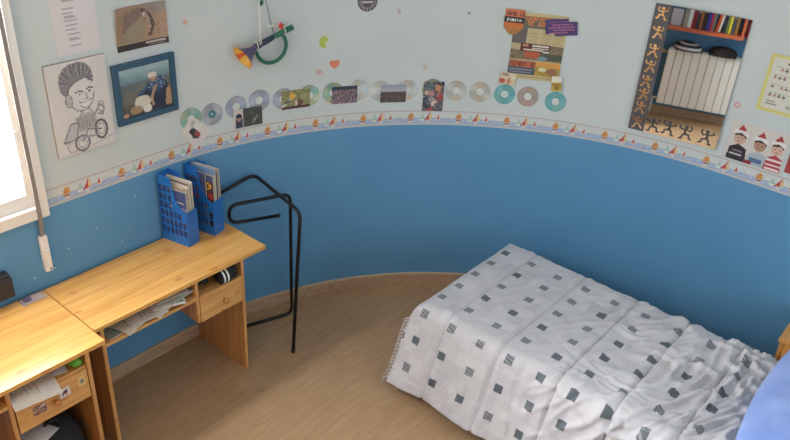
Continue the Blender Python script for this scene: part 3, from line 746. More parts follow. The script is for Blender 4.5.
# ------------------------------------------------------------------ certificate and photos right of the mirror
r = Ras(50, 66, (218, 214, 196)).noise(1.5); r.rect(0, 0, 1, .02, (190, 190, 160)).rect(0, .015, .08, .985, (222, 214, 110)).rect(.92, .015, 1, .985, (222, 214, 110)).rect(0, .01, 1, .06, (222, 214, 110)).rect(0, .93, 1, .99, (222, 214, 110))
r.ell(.42, .13, .035, .03, (110, 112, 110))
for yy in (.26, .4, .56, .7): r.rect(.16, yy - .06, .86, yy - .05, (176, 200, 170))
for j, yy in enumerate((.25, .39, .55, .69)):
    for i in range(7):
        xx = .2 + .1 * i
        if (i * 3 + j) % 5: r.ell(xx, yy, .035, .018, [(96, 84, 84), (206, 130, 110), (80, 84, 76)][(i + j) % 3]).rect(xx - .01, yy - .035, xx + .01, yy, (170, 120, 104))
r.rect(.16, .79, .36, .80, (110, 110, 104)).rect(.14, .84, .4, .855, (90, 92, 88)).rect(.6, .8, .84, .86, (170, 170, 160))
wall_print('certificate', 'white certificate with a yellow border, hung beyond the mirror', 'certificate', r, 3.435, 1.658, .222, .296, .004)
r = Ras(72, 52, (216, 208, 200)).noise(2)
def kid(cx, cy, face, hair, hat=(190, 44, 48), d=1):
    r.ell(cx, cy, .105, .155, face).poly([(cx - .1, cy - .04), (cx - .1, cy - .14), (cx, cy - .17), (cx + .1, cy - .13), (cx + .1, cy - .02), (cx + .06, cy - .08), (cx - .05, cy - .07)], hair)
    r.line([(cx - .1, cy - .15), (cx, cy - .2), (cx + .1, cy - .13)], .1, (232, 226, 222)).poly([(cx - .07 * d, cy - .22), (cx + .0, cy - .36), (cx + .09 * d, cy - .2)], hat)
    r.ell(cx - .035, cy + .0, .014, .012, (60, 44, 40)).ell(cx + .04, cy + .0, .014, .012, (60, 44, 40)).ell(cx, cy + .075, .03, .012, (170, 92, 84))
r.poly([(.04, 1), (.06, .68), (.2, .56), (.36, .66), (.38, 1)], (38, 38, 50)).rect(.08, .82, .3, .86, (206, 206, 206)).rect(.12, .74, .3, .77, (120, 120, 130))
r.poly([(.38, 1), (.42, .7), (.58, .62), (.72, .7), (.74, 1)], (170, 186, 196)).rect(.44, .8, .66, .93, (70, 108, 160)).rect(.36, .9, .5, 1, (150, 40, 48))
r.poly([(.7, 1), (.74, .66), (.86, .58), (.98, .66), (1, 1)], (196, 52, 56))
for yy in (.7, .82, .93): r.rect(.74, yy, .98, yy + .055, (234, 226, 222))
kid(.2, .42, (214, 168, 140), (54, 42, 40)); kid(.56, .46, (190, 138, 110), (48, 38, 36), d=-1); kid(.86, .43, (222, 176, 150), (70, 52, 44), d=-1)
wall_print('group_photo', 'photo of three boys wearing red and white Santa hats', 'photo', r, 3.381, 1.322, .288, .21, .004, m=M_GLOSS)
r = Ras(30, 40, (170, 52, 56)).noise(4); r.ell(.4, .4, .2, .2, (210, 170, 150)).rect(0, 0, 1, .15, (206, 200, 196))
wall_print('corner_photo', 'reddish photo beyond the Santa hat photo, mostly out of view', 'photo', r, 3.62, 1.33, .15, .19, .004, m=M_GLOSS)

# ------------------------------------------------------------------ desks
ZT = .732
def desk_parts(t, x_top, y0, y1, xp, panels, zs, dividers, drawers, y_shift):
    Y = lambda y: y - y_shift
    b = BM(); box(b, .004, x_top, Y(y0), Y(y1), ZT - .02, ZT, .003); obj('tabletop', b, M_PINE, t)
    for y in panels:
        b = BM(); box(b, .03, xp, Y(y) - .018, Y(y), 0, ZT - .02, .0012); obj('side_panel', b, M_PINEV, t)
    return Y

d1 = thing('writing_desk', 'pine writing desk holding the two blue magazine files, with one drawer', 'desk', (.2, -2.29, 0))
def D1(name, m, *bxs, parent=None, bev=.0012):
    b = BM()
    for (x0, x1, y0, y1, z0, z1) in bxs: box(b, x0 - .2, x1 - .2, y0 + 2.29, y1 + 2.29, z0, z1, bev)
    return obj(name, b, m, parent or d1)
XF = .432
D1('tabletop', M_PINE, (.016, .438, -2.779, -1.803, ZT - .02, ZT), bev=.003)
D1('side_panel', M_PINEV, (.03, XF, -1.966, -1.948, 0, ZT - .02)); D1('side_panel', M_PINEV, (.03, XF, -2.752, -2.734, 0, ZT - .02))
D1('divider', M_PINEV, (.05, XF - .003, -2.246, -2.229, .468, ZT - .02))
D1('shelf', M_PINEF, (.05, XF - .002, -2.734, -2.246, .603, .619))
D1('cubby_floor', M_PINEF, (.05, XF - .022, -2.229, -1.966, .600, .614))
dr = D1('drawer', M_PINEF, (XF - .018, XF + .002, -2.227, -1.969, .466, .617), (.1, XF - .02, -2.215, -2.205, .475, .585), (.1, XF - .02, -1.99, -1.98, .475, .585), (.1, XF - .02, -2.205, -1.99, .475, .485), (.1, .11, -2.205, -1.99, .485, .585))
def knob(parent, x, y, z, org):
    b = BM(); lathe(b, [(.008, 0), (.007, .008), (.011, .013), (.0145, .019), (.012, .026), (.004, .029)], frame_matrix((x - org[0], y - org[1], z), (0, 1, 0), (0, 0, 1), (1, 0, 0)), 18, close=True)
    return obj('knob', b, M_KNOB, parent, smooth=False)
knob(dr, XF + .002, -2.083, .532, (.2, -2.29))

d2 = thing('study_desk', 'deeper pine desk under the window, with stickers on its drawer', 'desk', (.25, -3.29, 0))
def D2(name, m, *bxs, parent=None, bev=.0012):
    b = BM()
    for (x0, x1, y0, y1, z0, z1) in bxs: box(b, x0 - .25, x1 - .25, y0 + 3.29, y1 + 3.29, z0, z1, bev)
    return obj(name, b, m, parent or d2)
XG = .512
D2('tabletop', M_PINE, (.016, .531, -3.82, -2.784, ZT - .02, ZT + .001), bev=.003)
D2('side_panel', M_PINEV, (.03, XG, -2.872, -2.854, 0, ZT - .02)); D2('side_panel', M_PINEV, (.03, XG, -3.79, -3.772, 0, ZT - .02))
D2('divider', M_PINEV, (.05, XG - .003, -3.212, -3.195, 0.02, ZT - .02))
D2('shelf', M_PINEF, (.05, XG - .012, -3.195, -2.872, .618, .632)); D2('shelf', M_PINEF, (.05, XG - .003, -3.772, -3.212, .618, .634))
dr2 = D2('drawer', M_PINEF, (XG - .018, XG + .002, -3.190, -2.877, .470, .622), (.1, XG - .02, -3.18, -3.17, .48, .59), (.1, XG - .02, -2.9, -2.89, .48, .59), (.1, XG - .02, -3.17, -2.9, .48, .49))
knob(dr2, XG + .002, -3.028, .542, (.25, -3.29))
def drawer_sticker(y, z, w, h, r, rot=0.0):
    co, si = math.cos(rot), math.sin(rot)
    return raster_mesh('sticker', r, lambda u, v, d: Vector((XG + .0032 + d - .25, y + 3.29 + (u - .5) * w * co - (v - .5) * h * si, z + (u - .5) * w * si + (v - .5) * h * co)), M_GLOSS, dr2, .001)
r = Ras(18, 16, (120, 60, 48)).noise(14); r.speck(0, 0, 1, 1, [(60, 44, 48), (196, 110, 70), (214, 196, 180)], .5); r.rect(.6, .1, .95, .4, (206, 202, 196))
drawer_sticker(-3.098, .545, .058, .048, r).__setitem__('label', 'dark red picture sticker')
r = Ras(18, 16, (230, 226, 222)); r.poly([(.15, .7), (.4, .3), (.85, .2), (.7, .5), (.8, .6), (.4, .65), (.25, .85)], (50, 48, 54)); r.ell(.6, .75, .14, .1, (206, 120, 110))
drawer_sticker(-2.985, .562, .046, .046, r, .05).__setitem__('label', 'white sticker with a black animal')
r = Ras(14, 18, (232, 196, 84)); r.rect(.2, .3, .8, .75, (176, 168, 150)).ell(.5, .5, .2, .15, (110, 110, 120))
drawer_sticker(-2.906, .573, .034, .052, r).__setitem__('label', 'yellow sticker')

# dark box and plastic sleeve at the back of the window desk
b = BM(); box(b, .0008, .052, -3.05, -2.915, .785, .885, .008); box(b, .0008, .045, -3.045, -2.92, .885, .902, .006)
tag(obj('wall_box', b, M_DARKPL), 'dark grey box fixed to the blue wall just above the window desk', 'box')
k = NT('clear_plastic', .15); k.b.inputs['Base Color'].default_value = (.85, .8, .85, 1); k.b.inputs['Transmission Weight'].default_value = .75; k.b.inputs['IOR'].default_value = 1.15
ps = thing('plastic_sleeve', 'crumpled clear plastic wrapper lying where the two desk tops meet', 'wrapper', (.052, -2.85, ZT + .002))
b = BM(); n = 12; g = [[b.verts.new(((i / n - .5) * .06, (j / n - .5) * .11, .003 + .006 * abs(noise.noise((i * .5, j * .5, 3))))) for j in range(n + 1)] for i in range(n + 1)]
for i in range(n):
    for j in range(n): b.faces.new((g[i][j], g[i + 1][j], g[i + 1][j + 1], g[i][j + 1]))
so = obj('wrapper_film', b, k.m, ps, smooth=True); md = so.modifiers.new('thick', 'SOLIDIFY'); md.thickness = .0006
b = BM(); box(b, -.012, .016, -.04, -.005, .0102, .0108); obj('wrapper_label', b, mat('label_violet', (96, 80, 110), .5), ps)

# loose papers in the slots
def sheet(name, label, cat, c, w, l, rz, cols, sag=.0, tilt=0.0, group=None, art=None, thick=.0014, hang=0.0, x_edge=None):
    """a sheet lying flat at c (centre); hang bends the part that reaches past the shelf edge down"""
    r = Ras(22, 28, cols).noise(2)
    if art: art(r)
    co, si = math.cos(rz), math.sin(rz)
    def fn(u, v, d):
        a, bb = (u - .5) * w, (v - .5) * l
        x, y = c[0] + a * co - bb * si, c[1] + a * si + bb * co
        z = c[2] + d + tilt * bb + sag * math.sin(PI * u) * math.sin(PI * v)
        if x_edge is not None and x > x_edge: z -= hang * (x - x_edge) ** 2 / .05
        return Vector((x, y, z))
    return tag(raster_mesh(name, r, fn, M_PRINT, None, thick), label, cat, group)
def art_mag(c, p):
    def f(r):
        r.rect(.05, .05, .95, .3, c).rect(.1, .4, .9, .44, p).rect(.1, .5, .8, .53, p).rect(.1, .6, .85, .63, p)
    return f
zz = .6215
GP = 'papers on the open shelf'
for i, (y, w, l, rz, col, art, lab, x) in enumerate((
        (-2.64, .21, .15, .12, (120, 140, 124), art_mag((78, 104, 92), (60, 80, 70)), 'green printed leaflet at the window end of the open shelf', .325),
        (-2.585, .235, .16, .30, (198, 190, 172), art_mag((170, 176, 160), (120, 124, 120)), 'cream brochure with green print lying over the green leaflet', .335),
        (-2.49, .24, .19, -.1, (206, 200, 190), art_mag((200, 196, 188), (150, 150, 150)), 'cream magazine on the open shelf next to the brochure', .33),
        (-2.42, .23, .19, .35, (190, 184, 172), art_mag((150, 120, 110), (110, 110, 110)), 'crumpled beige paper poking out mid shelf', .335),
        (-2.36, .24, .16, -.3, (214, 212, 208), art_mag((120, 150, 140), (100, 110, 110)), 'white paper with a folded corner on the open shelf', .335),
        (-2.33, .23, .15, .15, (160, 172, 168), art_mag((110, 140, 136), (80, 100, 100)), 'greyish green paper at the drawer end of the open shelf', .33),
        (-2.345, .22, .17, -.08, (216, 210, 210), art_mag((206, 200, 200), (160, 158, 160)), 'white magazine topmost at the drawer end of the open shelf', .315))):
    sheet('loose_paper', lab, 'paper', (x - .018, y, zz + .002 + .0075 * i), w, l, rz, tuple(min(255, c_ + 16) for c_ in col), .0, 0, GP, art, .003, hang=.22, x_edge=XF - .02)
zz = .634
sheet('printed_sheet', 'large white sheet hanging out of the window desk slot', 'paper', (.415, -3.095, zz + .004), .25, .19, -.06, (222, 216, 206), .006, 0, None, art_mag((214, 208, 200), (190, 186, 182)), .0016, hang=.5, x_edge=XG - .03)
sheet('notepaper', 'small pale paper curling up behind the big white sheet', 'paper', (.39, -2.955, zz + .004), .19, .075, -.3, (206, 202, 206), .018, 0, None, None, .0016)
b = BM(); tube(b, [Vector((.46, -2.93, zz + .022)), Vector((.478, -2.915, zz + .026)), Vector((.494, -2.895, zz + .025)), Vector((.498, -2.884, zz + .018))], [.008, .02, .022, .006], 14)
tag(obj('green_pouch', b, mat('green_plastic', (96, 176, 56), .45)), 'bright green pouch in the slot of the window desk', 'pouch')

# black odds and ends in the cubby above the drawer
def cyl(bm, p, q, r, seg=20, mi=0): tube(bm, [p, q], r, seg, mi)
gp = thing('headphones', 'black headphones with two pale bands in the cubby above the drawer', 'headphones', (.382, -2.045, .6145)); gp.scale = (1.2, 1.2, 1.2); gp.location.y = -2.062
b = BM(); lathe(b, [(.006, -.016), (.03, -.014), (.034, -.004), (.034, .006), (.024, .014), (.006, .015)], frame_matrix((.022, -.015, .036), (1, 0, 0), (0, 0, 1), (0, -1, 0)), 24); obj('ear_cup', b, M_PENC, gp)
b = BM(); lathe(b, [(.006, -.016), (.03, -.014), (.034, -.004), (.034, .006), (.024, .014), (.006, .015)], frame_matrix((.018, .045, .036), (1, 0, 0), (0, 0, 1), (0, 1, 0)), 24); obj('ear_cup', b, M_PENC, gp)
b = BM(); lathe(b, [(.0343, -.004), (.0352, -.002), (.0352, .003), (.0343, .005)], frame_matrix((.022, -.015, .036), (1, 0, 0), (0, 0, 1), (0, -1, 0)), 24); obj('pale_band', b, M_WHITEPL, gp)
b = BM(); lathe(b, [(.0343, -.004), (.0352, -.002), (.0352, .003), (.0343, .005)], frame_matrix((.022, .004, .036), (1, 0, 0), (0, 0, 1), (0, -1, 0)), 24); obj('pale_band', b, M_WHITEPL, gp)
b = BM(); cyl(b, Vector((.02, -.002, .036)), Vector((.02, .034, .036)), .0325, 20, 0); obj('ear_cushion', b, M_PENC, gp)
b = BM(); tube(b, [Vector((-.02, -.03, .05)), Vector((-.09, -.01, .065)), Vector((-.11, .02, .068)), Vector((-.08, .045, .06)), Vector((-.0, .055, .05))], .007, 10); obj('headband', b, M_BLACK, gp)
b = BM(); tube(b, [Vector((.36 + .028 * math.cos(a), -2.165 + .034 * math.sin(a), .640 + .02 * math.sin(a * 2.3) + .0006 * i)) for i, a in enumerate(np.linspace(0, 6 * PI, 60))], .0055, 8)
tag(obj('coiled_cable', b, M_PENC), 'coil of black cable beside the divider in the cubby', 'cable')
b = BM(); box(b, .30, .36, -2.135, -2.115, .6147, .66, .004); tag(obj('small_case', b, M_PENC), 'small black case behind the coiled cable in the cubby', 'case')

# black bag under the window desk
bg = thing('school_bag', 'black school bag on the floor under the window desk drawer', 'bag', (.33, -3.03, 0))
b = BM()
for k, (sx, sy, z) in enumerate(((.13, .12, 0.0), (.145, .135, .03), (.15, .14, .14), (.14, .13, .24), (.105, .1, .31), (.04, .05, .335))):
    ring = []
    for i in range(28):
        a = 2 * PI * i / 28; q = .55
        ring.append(b.verts.new((sx * math.copysign(abs(math.cos(a)) ** q, math.cos(a)) + .006 * noise.noise((i * .7, z * 9, 1)), sy * math.copysign(abs(math.sin(a)) ** q, math.sin(a)) + .006 * noise.noise((i * .7, z * 9, 5)), z)))
    if k == 0: b.faces.new(ring[::-1])
    else:
        for i in range(28): b.faces.new((pr_[i], pr_[(i + 1) % 28], ring[(i + 1) % 28], ring[i]))
    pr_ = ring
b.faces.new(pr_)
obj('bag_body', b, M_PENC, bg, smooth=True)
b = BM(); tube(b, fillet([(.08, -.03, .31), (.085, -.03, .36), (.085, .03, .36), (.08, .03, .31)], .02), .006, 8); obj('carry_handle', b, M_PENC, bg)
b = BM(); box(b, .135, .165, -.085, .085, .03, .17, .015); obj('front_pocket', b, M_PENC, bg)
sheet('floor_paper', 'white paper sheet tucked on top of the black school bag', 'paper', (.41, -3.10, .345), .16, .11, .4, (214, 216, 222), .01, .0, None, None, .0016)

# ------------------------------------------------------------------ magazine files and magazines
def magazine_file(origin, rz, label, group='blue magazine files'):
    t = thing('magazine_file', label, 'file', origin, rz, group)
    Lf, Wf, HK, HF = .168, .076, .372, .197
    top = lambda a: float(np.interp(a / Lf, (0, .46, .60, .80, .97, 1), (HK, HK, .70 * HK, .56 * HK, HF, HF)))
    nx_, ny_ = 6, 8
    for side in (0, 1):
        b = BM(); y = 0 if side == 0 else Wf
        cw, ch = Lf / nx_, HK / ny_
        for i in range(nx_):
            for j in range(ny_):
                x0, x1, z0, z1 = i * cw, (i + 1) * cw, j * ch, (j + 1) * ch
                t0, t1 = top(x0), top(x1)
                if z0 >= max(t0, t1) - 1e-4: continue
                if z1 <= min(t0, t1) - .012 and 0 < j:
                    m_ = .125
                    hx0, hx1, hz0, hz1 = x0 + m_ * cw, x1 - m_ * cw, z0 + m_ * ch, z1 - m_ * ch
                    q = .14 * cw
                    o_ = [(x0, z0), ((x0 + x1) / 2, z0), (x1, z0), (x1, (z0 + z1) / 2), (x1, z1), ((x0 + x1) / 2, z1), (x0, z1), (x0, (z0 + z1) / 2)]
                    h_ = [(hx0 + q, hz0), (hx1 - q, hz0), (hx1, hz0 + q), (hx1, hz1 - q), (hx1 - q, hz1), (hx0 + q, hz1), (hx0, hz1 - q), (hx0, hz0 + q)]
                    V = lambda p: b.verts.new((p[0], y, p[1]))
                    ov = [V(p) for p in o_]; hv = [V(p) for p in h_]
                    # outer ring starts at corner (x0,z0); hole ring starts bottom-left
                    quads = [(ov[0], ov[1], hv[0]), (ov[1], hv[1], hv[0]), (ov[1], ov[2], hv[1]), (ov[2], hv[2], hv[1]), (ov[2], ov[3], hv[2]), (ov[3], hv[3], hv[2]), (ov[3], ov[4], hv[3]), (ov[4], hv[4], hv[3]),
                             (ov[4], ov[5], hv[4]), (ov[5], hv[5], hv[4]), (ov[5], ov[6], hv[5]), (ov[6], hv[6], hv[5]), (ov[6], ov[7], hv[6]), (ov[7], hv[7], hv[6]), (ov[7], ov[0], hv[7]), (ov[0], hv[0], hv[7])]
                    for qd in quads: b.faces.new(qd)
                else:
                    for q_ in range(8):
                        xa, xb = x0 + (x1 - x0) * q_ / 8, x0 + (x1 - x0) * (q_ + 1) / 8
                        ha, hb_ = min(z1, top(xa)), min(z1, top(xb))
                        if max(ha, hb_) <= z0 + 1e-4: continue
                        b.faces.new([b.verts.new((p[0], y, p[1])) for p in ((xa, z0), (xb, z0), (xb, max(hb_, z0 + 1e-5)), (xa, max(ha, z0 + 1e-5)))])
        bmesh.ops.remove_doubles(b, verts=b.verts, dist=2e-5)
        o = obj('side_lattice', b, M_BLUEPL, t); md = o.modifiers.new('thick', 'SOLIDIFY'); md.thickness = .0024; md.offset = 0
    b = BM(); box(b, Lf - .0015, Lf + .0015, -.0014, Wf + .0014, 0, HF, .0006); obj('front_panel', b, M_BLUEPL, t)
    b = BM(); box(b, -.0015, .0015, -.0014, Wf + .0014, 0, HK, .0006); obj('back_panel', b, M_BLUEPL, t)
    b = BM(); box(b, .0015, Lf - .0015, .0014, Wf - .0014, .0003, .0033); obj('base_panel', b, M_BLUEPL, t)
    return t
RZF = math.radians(13)
F1 = Vector((.019, -2.127, ZT + .0004)); F2 = Vector((.020, -1.966, ZT + .0004))
magazine_file(F1, RZF, 'blue latticed magazine file nearer the window')
magazine_file(F2, RZF, 'blue latticed magazine file nearer the black stand')
def magazine(F, y, th, hgt, lng, cover, label, group, art=None, a0=.006, lean=0.0):
    M = Matrix.Translation(F) @ Matrix.Rotation(RZF, 4, 'Z')
    t = bpy.data.objects.new('magazine', None); COL.objects.link(t); tag(t, label, 'magazine', group)
    t.matrix_world = M @ Matrix.Translation((a0, y, .0042)) @ Matrix.Rotation(lean, 4, 'Y')
    lng *= .9
    b = BM(); box(b, .0, lng, .0008, th - .0008, .0, hgt, 0); obj('pages', b, M_PAGES, t)
    r = Ras(24, 40, cover).noise(3)
    if art: art(r)
    raster_mesh('front_cover', r, lambda u, v, d: Vector((u * (lng + .001), .0008 + -d - .001, v * (hgt + .001))), M_GLOSS, t, .0006, edge=cover)
    b = BM(); box(b, .0, lng + .001, th - .0008, th, .0, hgt + .001, 0); obj('back_cover', b, mat('cover_back', cover, .4), t)
def a_blue(r): r.rect(.3, .3, 1, .34, (130, 130, 170)).rect(.4, .2, .9, .22, (190, 180, 170))
def a_comic(r):
    r.rect(0, .0, 1, .1, (60, 70, 120)); word(r, 'GO', .35, .12, .98, .26, (250, 190, 40)); word(r, 'OTO', .4, .3, .98, .44, (226, 52, 34)); r.ell(.5, .6, .3, .1, (60, 80, 140))
def a_top(r): word(r, 'MOTO', .05, .04, .6, .13, (232, 130, 50)); r.rect(.0, .2, 1, 1, (70, 76, 120)).ell(.4, .4, .3, .1, (190, 60, 50))
g1 = 'magazines in the file nearer the window'; g2 = 'magazines in the file nearer the stand'
for i, (y, th, h, l, c, lab, art) in enumerate((
        (.006, .009, .300, .176, (58, 70, 126), 'navy covered magazine at the front of the nearer-window file', a_blue),
        (.017, .011, .318, .172, (176, 150, 120), 'tan magazine behind the navy one in the nearer-window file', None),
        (.030, .008, .326, .176, (206, 198, 186), 'cream magazine in the middle of the nearer-window file', None),
        (.040, .012, .335, .170, (120, 96, 78), 'brown thick magazine in the nearer-window file', None),
        (.054, .009, .342, .174, (216, 206, 196), 'white magazine at the stand side of the nearer-window file', None))):
    magazine(F1, y, th, h, l, c, lab, g1, art)
for i, (y, th, h, l, c, lab, art) in enumerate((
        (.005, .007, .345, .130, (62, 66, 104), 'dark magazine with orange lettering in the file nearer the stand', a_top),
        (.014, .010, .335, .176, (72, 40, 44), 'comic with big yellow and red letters in the file nearer the stand', a_comic),
        (.026, .009, .330, .175, (206, 192, 170), 'cream magazine behind the comic with yellow letters', None),
        (.037, .010, .362, .170, (96, 140, 190), 'tall light blue magazine in the file nearer the stand', None),
        (.049, .008, .350, .174, (66, 56, 52), 'dark brown magazine in the file nearer the stand', None),
        (.060, .010, .356, .176, (150, 146, 140), 'grey magazine outermost in the file nearer the stand', None))):
    magazine(F2, y, th, h, l, c, lab, g2, art)

# ------------------------------------------------------------------ black tubular clothes stand
vs_ = thing('clothes_stand', 'black tubular clothes stand on the floor between desk and rounded wall', 'stand', (.25, -1.5, 0))
O = Vector((.25, -1.5, 0)); rt = .0098
def V(*p): return Vector(p) - O
u = Vector((-.333, -.943, 0))
P0 = Vector((.250, -1.456, 0))
def BP(t, z): return P0 + u * t + Vector((0, 0, z)) - O
b = BM(); tube(b, fillet([BP(.46, .0102), BP(.0, .0102), BP(.0, .832), BP(.352, .838), BP(.354, .727), BP(.07, .710)], .05, 8), rt, 14); obj('rail_frame', b, M_BLACK, vs_)
b = BM(); tube(b, fillet(fillet([V(.512, -1.691, .0), V(.498, -1.615, .878), V(.09, -1.575, .935), V(.058, -1.86, .873)], .05, 10), .001, 1), rt, 14); obj('front_leg_frame', b, M_BLACK, vs_)
b = BM(); tube(b, [V(.512, -1.691, .0005), V(.5115, -1.689, .025)], .0118, 14); obj('foot_cap', b, M_DARKPL, vs_)
b = BM(); tube(b, [BP(.076, .7103), BP(.064, .7097)], .0112, 14); obj('end_cap', b, M_DARKPL, vs_)

# ------------------------------------------------------------------ bed
ZBED, YF, YN, XB0, XB1 = .50, -.50, -1.385, 1.112, 3.12
bed = thing('single_bed', 'single bed standing out from the right wall, under a grey bedspread', 'bed', (2.1, -.95, 0))
def BB(name, m, *bx, bev=.004):
    b = BM()
    for (x0, x1, y0, y1, z0, z1) in bx: box(b, x0 - 2.1, x1 - 2.1, y0 + .95, y1 + .95, z0, z1, bev)
    return obj(name, b, m, bed)
b = BM(); box(b, 1.17 - 2.1, 3.07 - 2.1, -1.35 + .95, -.54 + .95, .25, .478, .05); obj('mattress', b, M_MATTR, bed)
BB('bed_frame', M_WOODBED, (1.17, 3.07, -1.36, -1.335, .14, .25), (1.17, 3.07, -.555, -.53, .14, .25), (1.17, 1.195, -1.335, -.555, .14, .25), (3.045, 3.07, -1.335, -.555, .14, .25), (1.195, 3.045, -1.335, -.555, .225, .248))
for (x, y) in ((1.185, -1.45), (1.185, -.57), (3.03, -1.34), (3.03, -.57)):
    BB('leg', M_WOODBED, (x, x + .045, y, y + .045, 0, .14 if y > -1.4 else .06))

SEAMS = (1.322, 1.645, 1.965, 2.25, 2.528, 2.85)
def spread_mat():
    k = NT('bedspread_cloth', .5, .35)
    k.b.inputs['Sheen Weight'].default_value = .35; k.b.inputs['Sheen Roughness'].default_value = .4
    uv = k.n('ShaderNodeUVMap'); uv.uv_map = 'UVMap'
    sp = k.n('ShaderNodeSeparateXYZ'); k.l(uv.outputs[0], sp.inputs[0])
    U, Vv = sp.outputs['X'], sp.outputs['Y']
    PX, PY = .1738, .1525
    cu = k.math('DIVIDE', k.math('ADD', U, -1.185 + PX / 2 + PX * 4), PX); cv = k.math('DIVIDE', k.math('ADD', Vv, .638 + PY / 2 + PY * 20), PY)
    fu = k.math('SUBTRACT', k.math('FRACT', cu), .5); fv = k.math('SUBTRACT', k.math('FRACT', cv), .5)
    au = k.math('MULTIPLY', k.math('ABSOLUTE', fu), PX); av = k.math('MULTIPLY', k.math('ABSOLUTE', fv), PY)
    sq = k.math('MULTIPLY', k.math('LESS_THAN', au, .0222), k.math('LESS_THAN', av, .0215))
    # cell tone
    cid = k.n('ShaderNodeCombineXYZ'); k.l(k.math('FLOOR', cu), cid.inputs[0]); k.l(k.math('FLOOR', cv), cid.inputs[1])
    wn = k.n('ShaderNodeTexWhiteNoise'); k.l(cid.outputs[0], wn.inputs['Vector'])
    half = k.n('ShaderNodeCombineXYZ'); k.l(k.math('FLOOR', k.math('MULTIPLY', cu, 2.0)), half.inputs[0]); k.l(k.math('FLOOR', k.math('MULTIPLY', cv, 2.0)), half.inputs[1])
    wn2 = k.n('ShaderNodeTexWhiteNoise'); k.l(half.outputs[0], wn2.inputs['Vector'])
    base = k.ramp([(0, (186, 184, 188)), (.5, (196, 194, 197)), (1, (207, 205, 208))], k.math('ADD', k.math('MULTIPLY', wn.outputs['Value'], .4), k.math('MULTIPLY', wn2.outputs['Value'], .6)))
    nz = k.n('ShaderNodeTexNoise', Scale=240.0, Detail=2.0); k.l(uv.outputs[0], nz.inputs['Vector'])
    base = k.mix(.12, base, k.ramp([(.3, (170, 168, 172)), (.7, (224, 222, 222))], nz.outputs['Fac']))
    st_ = k.math('SINE', k.math('MULTIPLY', k.math('ADD', k.math('MULTIPLY', fv, PY), k.math('MULTIPLY', fu, PX * .25)), 2 * PI / .0155))
    stripe = k.math('MULTIPLY', k.math('GREATER_THAN', st_, .45), k.math('GREATER_THAN', wn.outputs['Value'], .4))
    sqc = k.mix(k.math('MULTIPLY', stripe, .55), k.ramp([(0, (84, 92, 100)), (1, (112, 119, 121))], wn.outputs['Value']), (176, 176, 178))
    c = k.mix(sq, base, sqc)
    for su in SEAMS:                         # dark stitched seams across the quilt
        c = k.mix(k.math('MULTIPLY', k.math('COMPARE', U, su, .0022), .55), c, (128, 128, 134))
    # thin stitched lines between the rows
    lv = k.math('LESS_THAN', k.math('SUBTRACT', PY / 2, av), .0016)
    row = k.math('LESS_THAN', k.math('FRACT', k.math('DIVIDE', k.math('FLOOR', cv), 2.0)), .25)
    c = k.mix(k.math('MULTIPLY', lv, .3), c, (150, 150, 154))
    k.color(c); k.bump(nz.outputs['Fac'], .12, .002)
    return k.m
M_SPREAD = spread_mat()
def prof(d, r, flare):
    """distance d past the start of a rounded edge -> (out, down)"""
    if d <= 0: return d, 0.0
    a1 = PI / 2 - flare
    if d < r * a1: return r * math.sin(d / r), r * (1 - math.cos(d / r))
    e = d - r * a1
    return r * math.sin(a1) + e * math.cos(a1), r * (1 - math.cos(a1)) + e * math.sin(a1)
